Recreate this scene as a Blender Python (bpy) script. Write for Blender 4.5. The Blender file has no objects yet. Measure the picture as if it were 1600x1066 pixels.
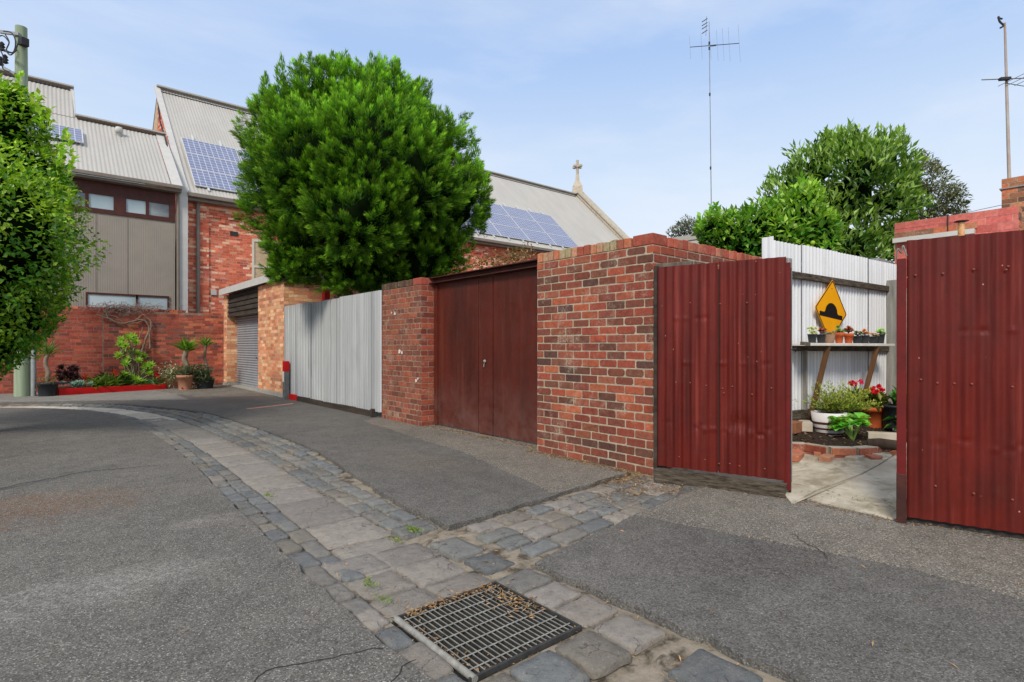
import bpy, bmesh, math, random
import numpy as np
from mathutils import Vector, Matrix, noise
R = random.Random(11)
rng = np.random.default_rng(11)
SC = bpy.context.scene
COL = SC.collection
FPX, HZ = 866.0, 541.0
EYE = 1.25

def S(r, g, b, k=1.0):
    f = lambda c: ((c/255+.055)/1.055)**2.4 if c > 10 else c/255/12.92
    return (f(r)*k, f(g)*k, f(b)*k)

# survey helpers: the lane runs along +Y, the right-hand wall line is X = 4.46
def G(px, py, z=0.0):
    yc = (EYE-z)*FPX/(py-HZ); xc = (px-800)/FPX*yc
    return Vector((.762*xc+.647*yc, -.647*xc+.762*yc, z))
def P(px, py, yc):
    k = (px-800)/FPX
    return Vector((yc*(.647+.762*k), yc*(.762-.647*k), EYE+(HZ-py)/FPX*yc))
def on_y(px, py, Y):
    k = (px-800)/FPX; return P(px, py, Y/(.762-.647*k))
def on_x(px, py, X):
    k = (px-800)/FPX; return P(px, py, X/(.647+.762*k))
def CW(xc, yc, z):
    return Vector((.762*xc+.647*yc, -.647*xc+.762*yc, z))

# ------------------------------------------------------------------ materials
class NT:
    def __init__(s, name):
        s.m = bpy.data.materials.new(name); s.m.use_nodes = True
        s.t = s.m.node_tree; s.b = s.t.nodes['Principled BSDF']
        tc = s.n('ShaderNodeTexCoord'); s.co = tc.outputs['Object']
    def n(s, typ, **kw):
        x = s.t.nodes.new(typ)
        for k, v in kw.items(): setattr(x, k, v)
        return x
    def set(s, sock, v):
        if isinstance(v, bpy.types.NodeSocket): s.t.links.new(v, sock)
        elif isinstance(v, (tuple, list)) and len(v) == 3 and sock.type == 'RGBA': sock.default_value = (*v, 1)
        else: sock.default_value = v
    def mapping(s, scale=(1, 1, 1), src=None, rot=(0, 0, 0)):
        x = s.n('ShaderNodeMapping'); s.set(x.inputs['Vector'], src or s.co)
        x.inputs['Scale'].default_value = scale; x.inputs['Rotation'].default_value = rot
        return x.outputs[0]
    def noise(s, scale, detail=6, rough=.6, src=None, dist=0.0, out='Fac'):
        x = s.n('ShaderNodeTexNoise'); s.set(x.inputs['Vector'], src or s.co)
        x.inputs['Scale'].default_value = scale; x.inputs['Detail'].default_value = detail
        x.inputs['Roughness'].default_value = rough; x.inputs['Distortion'].default_value = dist
        return x.outputs[out]
    def voro(s, scale, out='Color', src=None, feature='F1'):
        x = s.n('ShaderNodeTexVoronoi', feature=feature); s.set(x.inputs['Vector'], src or s.co)
        x.inputs['Scale'].default_value = scale
        return x.outputs[out]
    def ramp(s, fac, a, b, lo=0.0, hi=1.0):
        x = s.n('ShaderNodeMapRange', clamp=True); s.set(x.inputs['Value'], fac)
        for k, v in zip(('From Min', 'From Max', 'To Min', 'To Max'), (a, b, lo, hi)): x.inputs[k].default_value = v
        return x.outputs[0]
    def mix(s, fac, a, b, mode='MIX'):
        x = s.n('ShaderNodeMix', data_type='RGBA', blend_type=mode)
        s.set(x.inputs[0], fac); s.set(x.inputs[6], a); s.set(x.inputs[7], b)
        return x.outputs[2]
    def math(s, op, a, b=0.0):
        x = s.n('ShaderNodeMath', operation=op); s.set(x.inputs[0], a); s.set(x.inputs[1], b); return x.outputs[0]
    def attr(s, name='col'):
        return s.n('ShaderNodeAttribute', attribute_name=name).outputs['Color']
    def bump(s, h, strength=.5, dist=.01, prev=None):
        x = s.n('ShaderNodeBump'); s.set(x.inputs['Height'], h)
        x.inputs['Strength'].default_value = strength; x.inputs['Distance'].default_value = dist
        if prev: s.t.links.new(prev, x.inputs['Normal'])
        s.t.links.new(x.outputs[0], s.b.inputs['Normal']); return x.outputs[0]
    def done(s, col, rough=.7, metal=0.0, spec=.3):
        s.set(s.b.inputs['Base Color'], col); s.set(s.b.inputs['Roughness'], rough)
        s.b.inputs['Metallic'].default_value = metal; s.b.inputs['Specular IOR Level'].default_value = spec
        return s.m

def mat(name, c1, c2=None, scale=6, rough=.7, bump=.2, bscale=60, metal=0, spec=.3, stretch=(1, 1, 1), dirt=None, attr=False, bd=.004, rv=.1):
    t = NT(name); v = t.mapping(stretch)
    n1 = t.noise(scale, 8, .65, v)
    if attr:
        base = t.mix(1.0, t.attr(), t.mix(t.ramp(n1, .3, .7), (.7, .7, .7), (1.2, 1.2, 1.2)), 'MULTIPLY')
    else:
        c2 = c2 or tuple(x*.7 for x in c1)
        base = t.mix(t.ramp(n1, .32, .68), c1, c2)
    if dirt:
        dc, ds, th, amt = dirt
        n2 = t.noise(ds, 10, .7, v, .5)
        base = t.mix(t.ramp(n2, th, th+.12, 0, amt), base, dc)
    if bump: t.bump(t.noise(bscale, 6, .6, v), bump, bd)
    return t.done(base, t.ramp(t.noise(scale*2.3, 4, .5, v), .3, .7, max(.05, rough-rv), min(1, rough+rv)), metal, spec)

def brick_mat(name, smear=.5, smear_col=S(190, 178, 160), soot=.3, gain=1.0, sat=.95, tint=(.97, .9)):
    t = NT(name)
    hs = t.n('ShaderNodeHueSaturation'); hs.inputs['Saturation'].default_value = sat; t.set(hs.inputs['Color'], t.attr())
    c = t.mix(1, hs.outputs[0], (gain, gain*tint[0], gain*tint[1]), 'MULTIPLY')
    n = t.noise(22, 8, .7); c = t.mix(t.ramp(n, .3, .7, 0, 1), t.mix(1, c, (.68, .66, .66), 'MULTIPLY'), t.mix(1, c, (1.22, 1.18, 1.15), 'MULTIPLY'))
    n2 = t.noise(3.2, 10, .72); n3 = t.noise(60, 4, .7)
    f = t.math('MULTIPLY', t.ramp(n2, .53, .68, 0, smear), t.ramp(n3, .42, .6))
    c = t.mix(f, c, smear_col)
    c = t.mix(t.ramp(t.noise(9, 6, .75, dist=.6), .58, .72, 0, .6), c, (.05, .03, .03))
    c = t.mix(t.ramp(t.noise(85, 4, .7), .66, .72, 0, .7), c, smear_col)
    c = t.mix(t.ramp(t.noise(1.1, 8, .7), .5, .7, 0, soot), c, (.035, .028, .024))
    b = t.bump(t.noise(45, 8, .7), .55, .006)
    return t.done(c, t.ramp(n, .3, .7, .75, .95), 0, .2)

def leaf_mat(name, rough=.45, trans=.25, spec=.4):
    t = NT(name); c = t.attr(); t.done(c, rough, 0, spec)
    tr = t.n('ShaderNodeBsdfTranslucent'); t.set(tr.inputs[0], t.mix(1, c, (1.3, 1.5, .5), 'MULTIPLY'))
    mx = t.n('ShaderNodeMixShader'); mx.inputs[0].default_value = trans
    out = t.t.nodes['Material Output']
    t.t.links.new(t.b.outputs[0], mx.inputs[1]); t.t.links.new(tr.outputs[0], mx.inputs[2]); t.t.links.new(mx.outputs[0], out.inputs[0])
    return t.m

def asphalt_mat(name, base, base2, light, amount, stains_patches=()):
    t = NT(name)
    big = t.noise(.8, 8, .65); med = t.noise(4.5, 8, .65)
    c = t.mix(t.ramp(big, .35, .65), base, base2)
    c = t.mix(t.ramp(med, .42, .72, 0, .5), c, tuple(x*.55 for x in base))
    c = t.mix(t.ramp(t.noise(1.7, 10, .75, t.mapping((1, .45, 1)), 1.2), .54, .7, 0, .3), c, tuple(x*1.45 for x in base))
    c = t.mix(t.ramp(t.noise(2.3, 6, .7, dist=.8), .62, .72, 0, .4), c, tuple(x*.45 for x in base))
    for (x, y, rx, ry, colr, amt) in stains_patches:
        m = t.n('ShaderNodeMapping'); t.set(m.inputs['Vector'], t.co)
        m.vector_type = 'POINT'; m.inputs['Location'].default_value = (-x/rx, -y/ry, 0); m.inputs['Scale'].default_value = (1/rx, 1/ry, 0)
        ln = t.n('ShaderNodeVectorMath', operation='LENGTH'); t.set(ln.inputs[0], m.outputs[0])
        w = t.math('ADD', ln.outputs['Value'], t.ramp(t.noise(3, 10, .75), .3, .7, -.5, .5))
        f = t.math('MULTIPLY', t.ramp(w, .45, 1.0, amt, 0), t.ramp(t.noise(28, 6, .7), .35, .6))
        c = t.mix(f, c, colr)
    v1 = t.voro(125, 'Color'); v2 = t.voro(210, 'Color')
    s1 = t.n('ShaderNodeSeparateColor'); t.set(s1.inputs[0], v1)
    s2 = t.n('ShaderNodeSeparateColor'); t.set(s2.inputs[0], v2)
    g = t.mix(t.ramp(s1.outputs[0], 0, 1, 0, 1), (.62, .61, .6), (1.38, 1.38, 1.38))
    c = t.mix(1, c, g, 'MULTIPLY')
    c = t.mix(t.ramp(s2.outputs[1], 1-amount, 1-amount+.06, 0, .75), c, light)
    c = t.mix(t.ramp(s1.outputs[2], 1-amount*.5, 1-amount*.5+.04, 0, .6), c, tuple(min(1, x*1.25) for x in light))
    d = t.voro(120, 'Distance')
    t.bump(d, .5, .006)
    return t.done(c, .85, 0, .25)

def cobble_mat():
    t = NT('bluestone'); c = t.attr()
    n = t.noise(16, 10, .75, dist=.4); c = t.mix(t.ramp(n, .3, .7), t.mix(1, c, (.76, .77, .79), 'MULTIPLY'), t.mix(1, c, (1.3, 1.29, 1.27), 'MULTIPLY'))
    c = t.mix(t.ramp(t.noise(4.5, 10, .8), .52, .7, 0, .38), c, S(158, 148, 132))
    c = t.mix(t.ramp(t.noise(55, 8, .75), .58, .68, 0, .7), c, (.03, .028, .025))
    v = t.voro(7, 'Distance', feature='DISTANCE_TO_EDGE', src=t.mix(.12, t.co, t.noise(6, 6, .7, out='Color')))
    c = t.mix(t.math('MULTIPLY', t.ramp(v, .004, .016, .75, 0), t.ramp(t.noise(5, 3, .5), .5, .56)), c, (.035, .03, .026))
    c = t.mix(t.ramp(t.noise(130, 3, .6), .62, .7, 0, .5), c, S(186, 180, 168))
    b = t.bump(t.noise(9, 10, .75), .8, .03); t.bump(t.noise(60, 8, .7), .6, .008, b)
    return t.done(c, t.ramp(n, .3, .7, .65, .9), 0, .25)

M = {}
M['brick'] = brick_mat('old_brick', .8, S(186, 172, 150), .3, 1.0, .9, (.95, .82))
M['brick_clean'] = brick_mat('clean_brick', .25, soot=.12, gain=1.22)
M['brick_dark'] = brick_mat('weathered_brick', .45, S(170, 150, 134), .4, 1.3)
M['brick_paint'] = brick_mat('paint_stained_brick', .95, S(226, 204, 188), .1, 1.2)
M['mortar'] = mat('mortar', S(192, 178, 156), S(146, 132, 112), 14, .9, .6, 70)
M['mortar_dark'] = mat('aged_mortar', S(170, 142, 122), S(130, 102, 86), 8, .9, .5, 70)
M['mortar_pale'] = mat('pale_mortar', S(205, 185, 155), S(180, 150, 115), 8, .9, .5, 70)
M['asphalt'] = asphalt_mat('asphalt_lane', S(102, 99, 94), S(117, 113, 106), S(180, 176, 168), .075,
    stains_patches=((0.15, 3.55, .75, .3, S(165, 162, 156), .38), (-.1, 5.6, .9, .7, S(120, 84, 52), .55), (.9, 4.4, .35, .15, S(165, 160, 154), .3), (-1.2, 8.6, 1.3, 1.8, S(78, 66, 54), .7)))  # last entry: dark brown patch on the ground beside the hedge tree
M['asphalt_smooth'] = asphalt_mat('asphalt_patch', S(97, 95, 91), S(112, 109, 104), S(164, 161, 154), .06,
    stains_patches=((3.1, 5.2, .5, 1.2, S(120, 108, 96), .5), (3.0, 1.7, .5, .5, S(70, 66, 66), .6), (3.35, 1.4, .4, .3, S(74, 68, 66), .5)))
M['gravel'] = asphalt_mat('rough_asphalt', S(106, 102, 95), S(125, 119, 109), S(176, 168, 154), .14)
M['pale_asphalt'] = asphalt_mat('pale_asphalt', S(126, 123, 117), S(142, 138, 131), S(186, 182, 174), .08)
M['cobble'] = cobble_mat()
M['bed'] = mat('gutter_mortar', S(158, 147, 130), S(112, 102, 88), 9, .9, .9, 50, dirt=(S(58, 50, 40), 9, .5, .85), bd=.008)
M['dirt'] = mat('dirt', S(110, 92, 70), S(80, 68, 52), 3, .95, .6, 40)
M['soil'] = mat('soil', S(70, 55, 42), S(40, 31, 24), 25, .95, 1, 60, bd=.02)
M['slab'] = mat('yard_concrete', S(204, 196, 178), S(166, 156, 136), 4, .85, .4, 60, dirt=(S(132, 122, 98), 3.2, .48, .75))
M['black'] = mat('pit_black', (.012, .012, .012), (.02, .02, .02), 4, .9, 0)
M['crack'] = mat('crack_dirt', (.03, .026, .022), (.05, .043, .035), 20, .95, .3)
def sheet_iron(name, c1, c2, dark, amt, rough, metal):
    t = NT(name); v = t.mapping((1, 1, .15))
    c = t.mix(t.ramp(t.noise(3, 8, .65, v), .32, .68), c1, c2)
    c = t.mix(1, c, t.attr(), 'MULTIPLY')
    c = t.mix(t.ramp(t.noise(26, 5, .6, t.mapping((1, 1, .015))), .5, .68, 0, amt), c, dark)
    c = t.mix(t.ramp(t.noise(2.2, 8, .7, t.mapping((1, 1, .4)), .5), .55, .75, 0, amt*.8), c, dark)
    c = t.mix(t.ramp(t.noise(60, 6, .8), .68, .74, 0, .35), c, tuple(x*.5 for x in dark))
    t.bump(t.noise(20, 4, .6, v), .08, .01)
    return t.done(c, t.ramp(t.noise(7, 4, .5), .3, .7, rough-.1, rough+.1), metal, .4)
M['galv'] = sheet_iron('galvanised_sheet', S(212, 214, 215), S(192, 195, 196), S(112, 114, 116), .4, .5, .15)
M['white_iron'] = sheet_iron('whitewashed_sheet', S(240, 241, 243), S(226, 229, 232), S(176, 178, 180), .4, .55, 0)
def red_sheet(name, c1, c2):
    t = NT(name); v = t.mapping((1, 1, .12))
    c = t.mix(t.ramp(t.noise(7, 8, .7, v), .3, .7), c1, c2)
    c = t.mix(t.ramp(t.noise(1.6, 8, .7), .5, .72, 0, .6), c, S(62, 22, 16))
    c = t.mix(t.ramp(t.noise(16, 8, .6, t.mapping((1, 1, .04))), .56, .72, 0, .5), c, S(150, 62, 52))  # lighter vertical streaks, highlights painted into the sheet colour
    c = t.mix(t.ramp(t.noise(11, 8, .6, t.mapping((1, 1, .06))), .58, .72, 0, .55), c, S(60, 20, 16))
    c = t.mix(t.ramp(t.noise(30, 10, .8), .67, .70, 0, .7), c, S(160, 104, 92))
    vd = t.voro(11, 'Distance', t.mapping((1, 1, .8))); c = t.mix(t.math('MULTIPLY', t.ramp(vd, .035, .06, .9, 0), t.ramp(t.noise(4, 4, .6), .5, .56)), c, S(196, 150, 138))
    c = t.mix(t.ramp(t.noise(3.5, 8, .75), .6, .78, 0, .5), c, S(84, 48, 34))
    b = t.bump(t.noise(5, 4, .5, t.mapping((1, 1, .4))), .25, .02); t.bump(t.noise(90, 4, .6), .12, .002, b)
    return t.done(c, t.ramp(t.noise(9, 6, .6), .3, .7, .38, .56), 0, .3)
M['red_sheet'] = red_sheet('oxide_red_sheet', S(110, 29, 18), S(82, 22, 15))
def door_mat():
    t = NT('brown_steel_door'); v = t.mapping((1, 1, .2))
    c = t.mix(t.ramp(t.noise(2.2, 8, .7, v), .3, .7), S(98, 40, 29), S(62, 26, 20))
    c = t.mix(t.ramp(t.noise(9, 8, .7, t.mapping((1, 1, .05))), .54, .72, 0, .5), c, S(112, 62, 46))
    c = t.mix(t.ramp(t.noise(14, 8, .7, t.mapping((1, 1, .04))), .58, .72, 0, .5), c, S(44, 20, 16))
    sx = t.n('ShaderNodeSeparateXYZ'); t.set(sx.inputs[0], t.co)
    c = t.mix(t.math('MULTIPLY', t.ramp(sx.outputs[2], .05, .85, .55, 0), t.ramp(t.noise(3, 10, .75), .35, .65)), c, S(122, 92, 84))
    c = t.mix(t.ramp(t.noise(32, 10, .8), .68, .72, 0, .6), c, S(150, 110, 96))
    b = t.bump(t.noise(1.6, 3, .5), .3, .05); t.bump(t.noise(60, 6, .6), .12, .003, b)
    return t.done(c, t.ramp(t.noise(6, 6, .6), .3, .7, .3, .55), 0, .4)
M['rust_door'] = door_mat()
M['rust_beam'] = mat('rusted_beam', S(80, 36, 28), S(48, 24, 20), 6, .6, .4, 50, spec=.4)
M['old_wood'] = mat('weathered_timber', S(125, 116, 104), S(70, 62, 54), 14, .9, .8, 40, stretch=(1, 1, .12), bd=.008)
M['old_wood_h'] = mat('weathered_beam', S(110, 99, 84), S(38, 31, 25), 30, .9, 1, 60, stretch=(.25, .25, 1.6), bd=.015)
M['grey_wood'] = mat('grey_timber', S(170, 168, 162), S(118, 114, 106), 12, .85, .5, 40, stretch=(1, 1, .1), dirt=(S(86, 80, 72), 5, .56, .6))
M['brown_wood'] = mat('brown_timber', S(120, 86, 56), S(84, 58, 38), 14, .7, .4, 40, stretch=(1, 1, .15))
M['dark_wood'] = mat('dark_boards', S(76, 66, 58), S(40, 34, 30), 9, .9, .6, 40, stretch=(1, .15, 1))
M['red_paint'] = mat('bright_red_paint', S(205, 22, 24), S(178, 14, 18), 5, .5, .15, 40)
M['dark_red'] = mat('dark_red_paint', S(110, 24, 22), S(88, 20, 18), 6, .6, .2, 40)
M['grey_post'] = mat('grey_painted_post', S(120, 122, 122), S(88, 90, 90), 10, .8, .3, 40)
M['roof'] = mat('grey_roof_sheet', S(188, 184, 176), S(176, 172, 164), 1.5, .5, .05, 20, spec=.4, stretch=(1, .3, .3))
M['trim_pale'] = mat('pale_trim', S(205, 202, 196), S(192, 190, 184), 4, .6, .1, 30)
M['stone_pale'] = mat('cement_render', S(200, 190, 172), S(170, 160, 142), 5, .8, .3, 40)
M['trim_brown'] = mat('brown_grey_trim', S(138, 128, 116), S(124, 114, 104), 4, .55, .1, 30)
M['cladding'] = mat('taupe_cladding', S(156, 147, 135), S(147, 139, 128), 2, .7, .1, 30)
M['window_frame'] = mat('red_brown_frame', S(88, 48, 40), S(70, 38, 32), 6, .55, .15, 40)
M['cream'] = mat('cream_paint', S(218, 212, 192), S(204, 196, 176), 6, .6, .1, 40)
def glass_mat(name, c1, c2, sc):
    t = NT(name); c = t.mix(t.ramp(t.noise(sc, 3, .5, t.mapping((1, 1, 2))), .35, .65), c1, c2)
    return t.done(c, .06, 0, .6)
M['glass_blue'] = glass_mat('blind_backed_glass', S(160, 180, 186), S(190, 202, 204), .6)
M['glass_dark'] = glass_mat('dark_glass', S(70, 78, 84), S(150, 158, 158), .8)
def solar_mat():
    t = NT('solar_cells')
    sx = t.n('ShaderNodeSeparateXYZ'); t.set(sx.inputs[0], t.co)
    def lines(o, n, w):
        f = t.math('FRACT', t.math('MULTIPLY', o, n)); a = t.math('ABSOLUTE', t.math('SUBTRACT', f, .5))
        return t.math('GREATER_THAN', a, .5-w)
    l = t.math('MAXIMUM', lines(sx.outputs[0], 10/1.95, .05), lines(sx.outputs[1], 6/1.16, .05))
    c = t.mix(t.ramp(t.noise(3, 3, .5), .3, .7), S(104, 112, 142), S(122, 130, 158))
    return t.done(t.mix(l, c, S(196, 202, 220)), .22, 0, .5)
M['solar'] = solar_mat()
M['alu'] = mat('aluminium', S(225, 226, 228), S(205, 206, 208), 6, .4, .05, 40, metal=.3)
M['steel'] = mat('grate_steel', S(168, 166, 158), S(124, 122, 114), 20, .5, .1, 60, metal=.1)
M['steel_dark'] = mat('grate_steel_shaded', S(84, 84, 82), S(60, 60, 58), 20, .6, .1, 60, metal=.4)
M['wire'] = mat('dark_metal', S(58, 58, 60), S(44, 44, 46), 20, .6, .1, 60)
M['mast'] = mat('mast_metal', S(150, 152, 156), S(118, 118, 120), 8, .5, .1, 40, metal=.3)
M['mast_rust'] = mat('rusty_mast', S(190, 188, 184), S(160, 120, 90), 3, .6, .1, 40, stretch=(1, 1, .4))
M['rust'] = mat('orange_rust', S(196, 120, 50), S(220, 190, 150), 14, .8, .3, 60)
M['pole'] = mat('green_treated_timber', S(164, 178, 150), S(128, 144, 118), 7, .85, .6, 30, stretch=(1, 1, .08))
M['conduit'] = mat('grey_pipe', S(160, 164, 166), S(140, 144, 146), 5, .5, .1, 30)
M['roller'] = mat('roller_steel', S(150, 154, 160), S(134, 138, 144), 3, .45, .08, 30, spec=.4)
M['concrete'] = mat('concrete', S(180, 176, 166), S(150, 146, 136), 8, .9, .3, 50)
M['strip_tile'] = mat('terracotta_strip', S(190, 142, 122), S(168, 128, 112), 12, .85, .3, 50)
M['pink'] = brick_mat('pink_painted_brick', .25, S(150, 60, 50), .15)
M['terra'] = mat('terracotta', S(196, 96, 52), S(172, 78, 40), 7, .8, .15, 60)
M['terra_pale'] = mat('pale_terracotta', S(190, 138, 112), S(168, 116, 92), 6, .85, .15, 60)
M['black_plastic'] = mat('black_plastic', S(52, 55, 60), S(42, 44, 48), 6, .5, .08, 60)
M['clay_brown'] = mat('brown_clay', S(150, 120, 96), S(126, 98, 78), 8, .85, .2, 60)
M['white_pot'] = mat('white_glaze', S(226, 224, 222), S(212, 210, 208), 5, .45, .05, 40)
M['brown_band'] = mat('brown_glaze', S(92, 52, 46), S(78, 44, 40), 5, .5, .05, 40)
M['white_board'] = mat('white_board', S(232, 228, 218), S(212, 206, 194), 9, .6, .15, 40)
M['sign_yellow'] = mat('sign_yellow', S(250, 176, 16), S(240, 164, 14), 3, .4, .03, 30, dirt=(S(252, 205, 110), 3, .6, .35))
M['sign_black'] = mat('sign_black', S(24, 22, 20), S(30, 28, 26), 3, .45, .03, 30)
M['bark'] = mat('bark', S(84, 70, 58), S(54, 44, 36), 9, .95, .7, 30, stretch=(1, 1, .2))
M['pale_bark'] = mat('pale_bark', S(150, 134, 116), S(112, 98, 84), 9, .9, .5, 40)
M['vine'] = mat('vine_wood', S(150, 128, 110), S(112, 92, 78), 9, .9, .4, 40)
M['leaf'] = leaf_mat('leaf')
M['leaf_gloss'] = leaf_mat('glossy_leaf', .34, .3, .45)
M['needle'] = leaf_mat('conifer_foliage', .65, .25, .15)
M['petal'] = leaf_mat('petal', .6, .2, .2)
M['litter'] = leaf_mat('dry_leaves', .8, .1, .2)
M['lime'] = mat('lime_skin', S(150, 180, 50), S(120, 160, 40), 10, .4, .2, 60)
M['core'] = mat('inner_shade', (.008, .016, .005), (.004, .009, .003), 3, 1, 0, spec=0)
M['blue_panel'] = mat('dark_blue_panel', S(30, 42, 62), S(40, 58, 84), 1, .3, .03, 20)
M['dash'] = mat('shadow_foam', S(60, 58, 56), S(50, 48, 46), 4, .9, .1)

# ------------------------------------------------------------------ mesh builder
class MB:
    def __init__(s, col=(.5, .5, .5)): s.v = []; s.f = []; s.mi = []; s.c = []; s.sm = []; s.col = col; s.m = 0
    def add(s, vs, fs, col=None, sm=False):
        o = len(s.v); s.v += [tuple(v) for v in vs]
        for f in fs:
            s.f.append(tuple(i+o for i in f)); s.mi.append(s.m); s.c.append(col or s.col); s.sm.append(sm)
        return s
    def quad(s, a, b, c, d, col=None): return s.add([a, b, c, d], [(0, 1, 2, 3)], col)
    def box(s, a, b, col=None):
        x0, y0, z0 = a; x1, y1, z1 = b
        return s.add([(x0, y0, z0), (x1, y0, z0), (x1, y1, z0), (x0, y1, z0), (x0, y0, z1), (x1, y0, z1), (x1, y1, z1), (x0, y1, z1)],
              [(3, 2, 1, 0), (4, 5, 6, 7), (0, 1, 5, 4), (1, 2, 6, 5), (2, 3, 7, 6), (3, 0, 4, 7)], col)
    def obox(s, c, ax, ay, az, col=None):   # centre and half axes
        c, ax, ay, az = map(Vector, (c, ax, ay, az))
        vs = [c+ax*i+ay*j+az*k for k in (-1, 1) for i, j in ((-1, -1), (1, -1), (1, 1), (-1, 1))]
        return s.add(vs, [(3, 2, 1, 0), (4, 5, 6, 7), (0, 1, 5, 4), (1, 2, 6, 5), (2, 3, 7, 6), (3, 0, 4, 7)], col)
    def beam(s, a, b, w, h, up=(0, 0, 1), col=None):
        a, b = Vector(a), Vector(b); d = b-a; L = d.length; d.normalize()
        sd = d.cross(Vector(up)).normalized(); u = sd.cross(d)
        return s.obox((a+b)/2, d*L/2, sd*w/2, u*h/2, col)
    def tube(s, pts, r, n=8, col=None, cap=True):
        pts = [Vector(p) for p in pts]; rs = r if isinstance(r, (list, tuple)) else [r]*len(pts)
        vs = []; fs = []
        ref = Vector((.3, .5, .8)) if abs((pts[-1]-pts[0]).normalized().z) < .8 else Vector((1, .2, .1))
        for i, p in enumerate(pts):
            d = (pts[min(i+1, len(pts)-1)]-pts[max(i-1, 0)]).normalized()
            a = d.cross(ref).normalized(); b = d.cross(a)
            for j in range(n):
                t = 2*math.pi*j/n; vs.append(p+(a*math.cos(t)+b*math.sin(t))*rs[i])
        for i in range(len(pts)-1):
            for j in range(n):
                fs.append((i*n+j, i*n+(j+1) % n, (i+1)*n+(j+1) % n, (i+1)*n+j))
        s.add(vs, fs, col, True)
        if cap:
            k = len(pts)-1
            s.add(vs[:n], [tuple(range(n))], col); s.add(vs[k*n:], [tuple(range(n-1, -1, -1))], col)
        return s
    def lathe(s, prof, c=(0, 0, 0), n=20, col=None, sm=True):
        c = Vector(c); vs = []; fs = []
        for r, z in prof:
            for j in range(n):
                t = 2*math.pi*j/n; vs.append(c+Vector((r*math.cos(t), r*math.sin(t), z)))
        for i in range(len(prof)-1):
            for j in range(n): fs.append((i*n+j, i*n+(j+1) % n, (i+1)*n+(j+1) % n, (i+1)*n+j))
        return s.add(vs, fs, col, sm)
    def grid(s, fn, nu, nv, col=None, sm=True):
        vs = [fn(i/nu, j/nv) for j in range(nv+1) for i in range(nu+1)]; w = nu+1
        return s.add(vs, [(j*w+i, j*w+i+1, (j+1)*w+i+1, (j+1)*w+i) for j in range(nv) for i in range(nu)], col, sm)
    def prism(s, poly, z0, z1, col=None):
        n = len(poly); vs = [(p[0], p[1], z0) for p in poly]+[(p[0], p[1], z1) for p in poly]
        return s.add(vs, [tuple(range(n, 2*n))]+[(i, (i+1) % n, n+(i+1) % n, n+i) for i in range(n)], col)
    def build(s, name, mats, parent=None, bevel=0):
        off = Vector((0, 0, 0)); p = parent
        while p: off += p.location; p = p.parent
        me = bpy.data.meshes.new(name)
        me.from_pydata([tuple(Vector(v)-off) for v in s.v], [], s.f)
        for m in (mats if isinstance(mats, (list, tuple)) else [mats]): me.materials.append(m)
        at = me.attributes.new('col', 'FLOAT_COLOR', 'FACE')
        at.data.foreach_set('color', [x for c in s.c for x in (*c, 1.0)])
        me.polygons.foreach_set('material_index', s.mi); me.polygons.foreach_set('use_smooth', s.sm)
        if bevel:
            bm = bmesh.new(); bm.from_mesh(me)
            bmesh.ops.remove_doubles(bm, verts=bm.verts, dist=1e-5)
            bmesh.ops.bevel(bm, geom=[e for e in bm.edges if len(e.link_faces) == 2 and e.calc_face_angle(0) > .6], offset=bevel, segments=2, affect='EDGES', profile=.6, clamp_overlap=True)
            bm.to_mesh(me); bm.free()
        me.update()
        o = bpy.data.objects.new(name, me); COL.objects.link(o)
        if parent: o.parent = parent
        return o

def tag(o, label=None, cat=None, group=None, kind=None):
    for k, v in (('label', label), ('category', cat), ('group', group), ('kind', kind)):
        if v: o[k] = v
    return o
def thing(name, label, cat, loc=(0, 0, 0), group=None):
    o = bpy.data.objects.new(name, None); COL.objects.link(o); o.location = loc; o.empty_display_size = .1
    return tag(o, label, cat, group)
def struct(name, mb, m, kind='structure', **kw): return tag(mb.build(name, m, **kw), kind=kind)
def copy_tree(o, parent=None):
    c = o.copy(); COL.objects.link(c); c.parent = parent
    for ch in list(o.children): copy_tree(ch, c)
    return c

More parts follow.
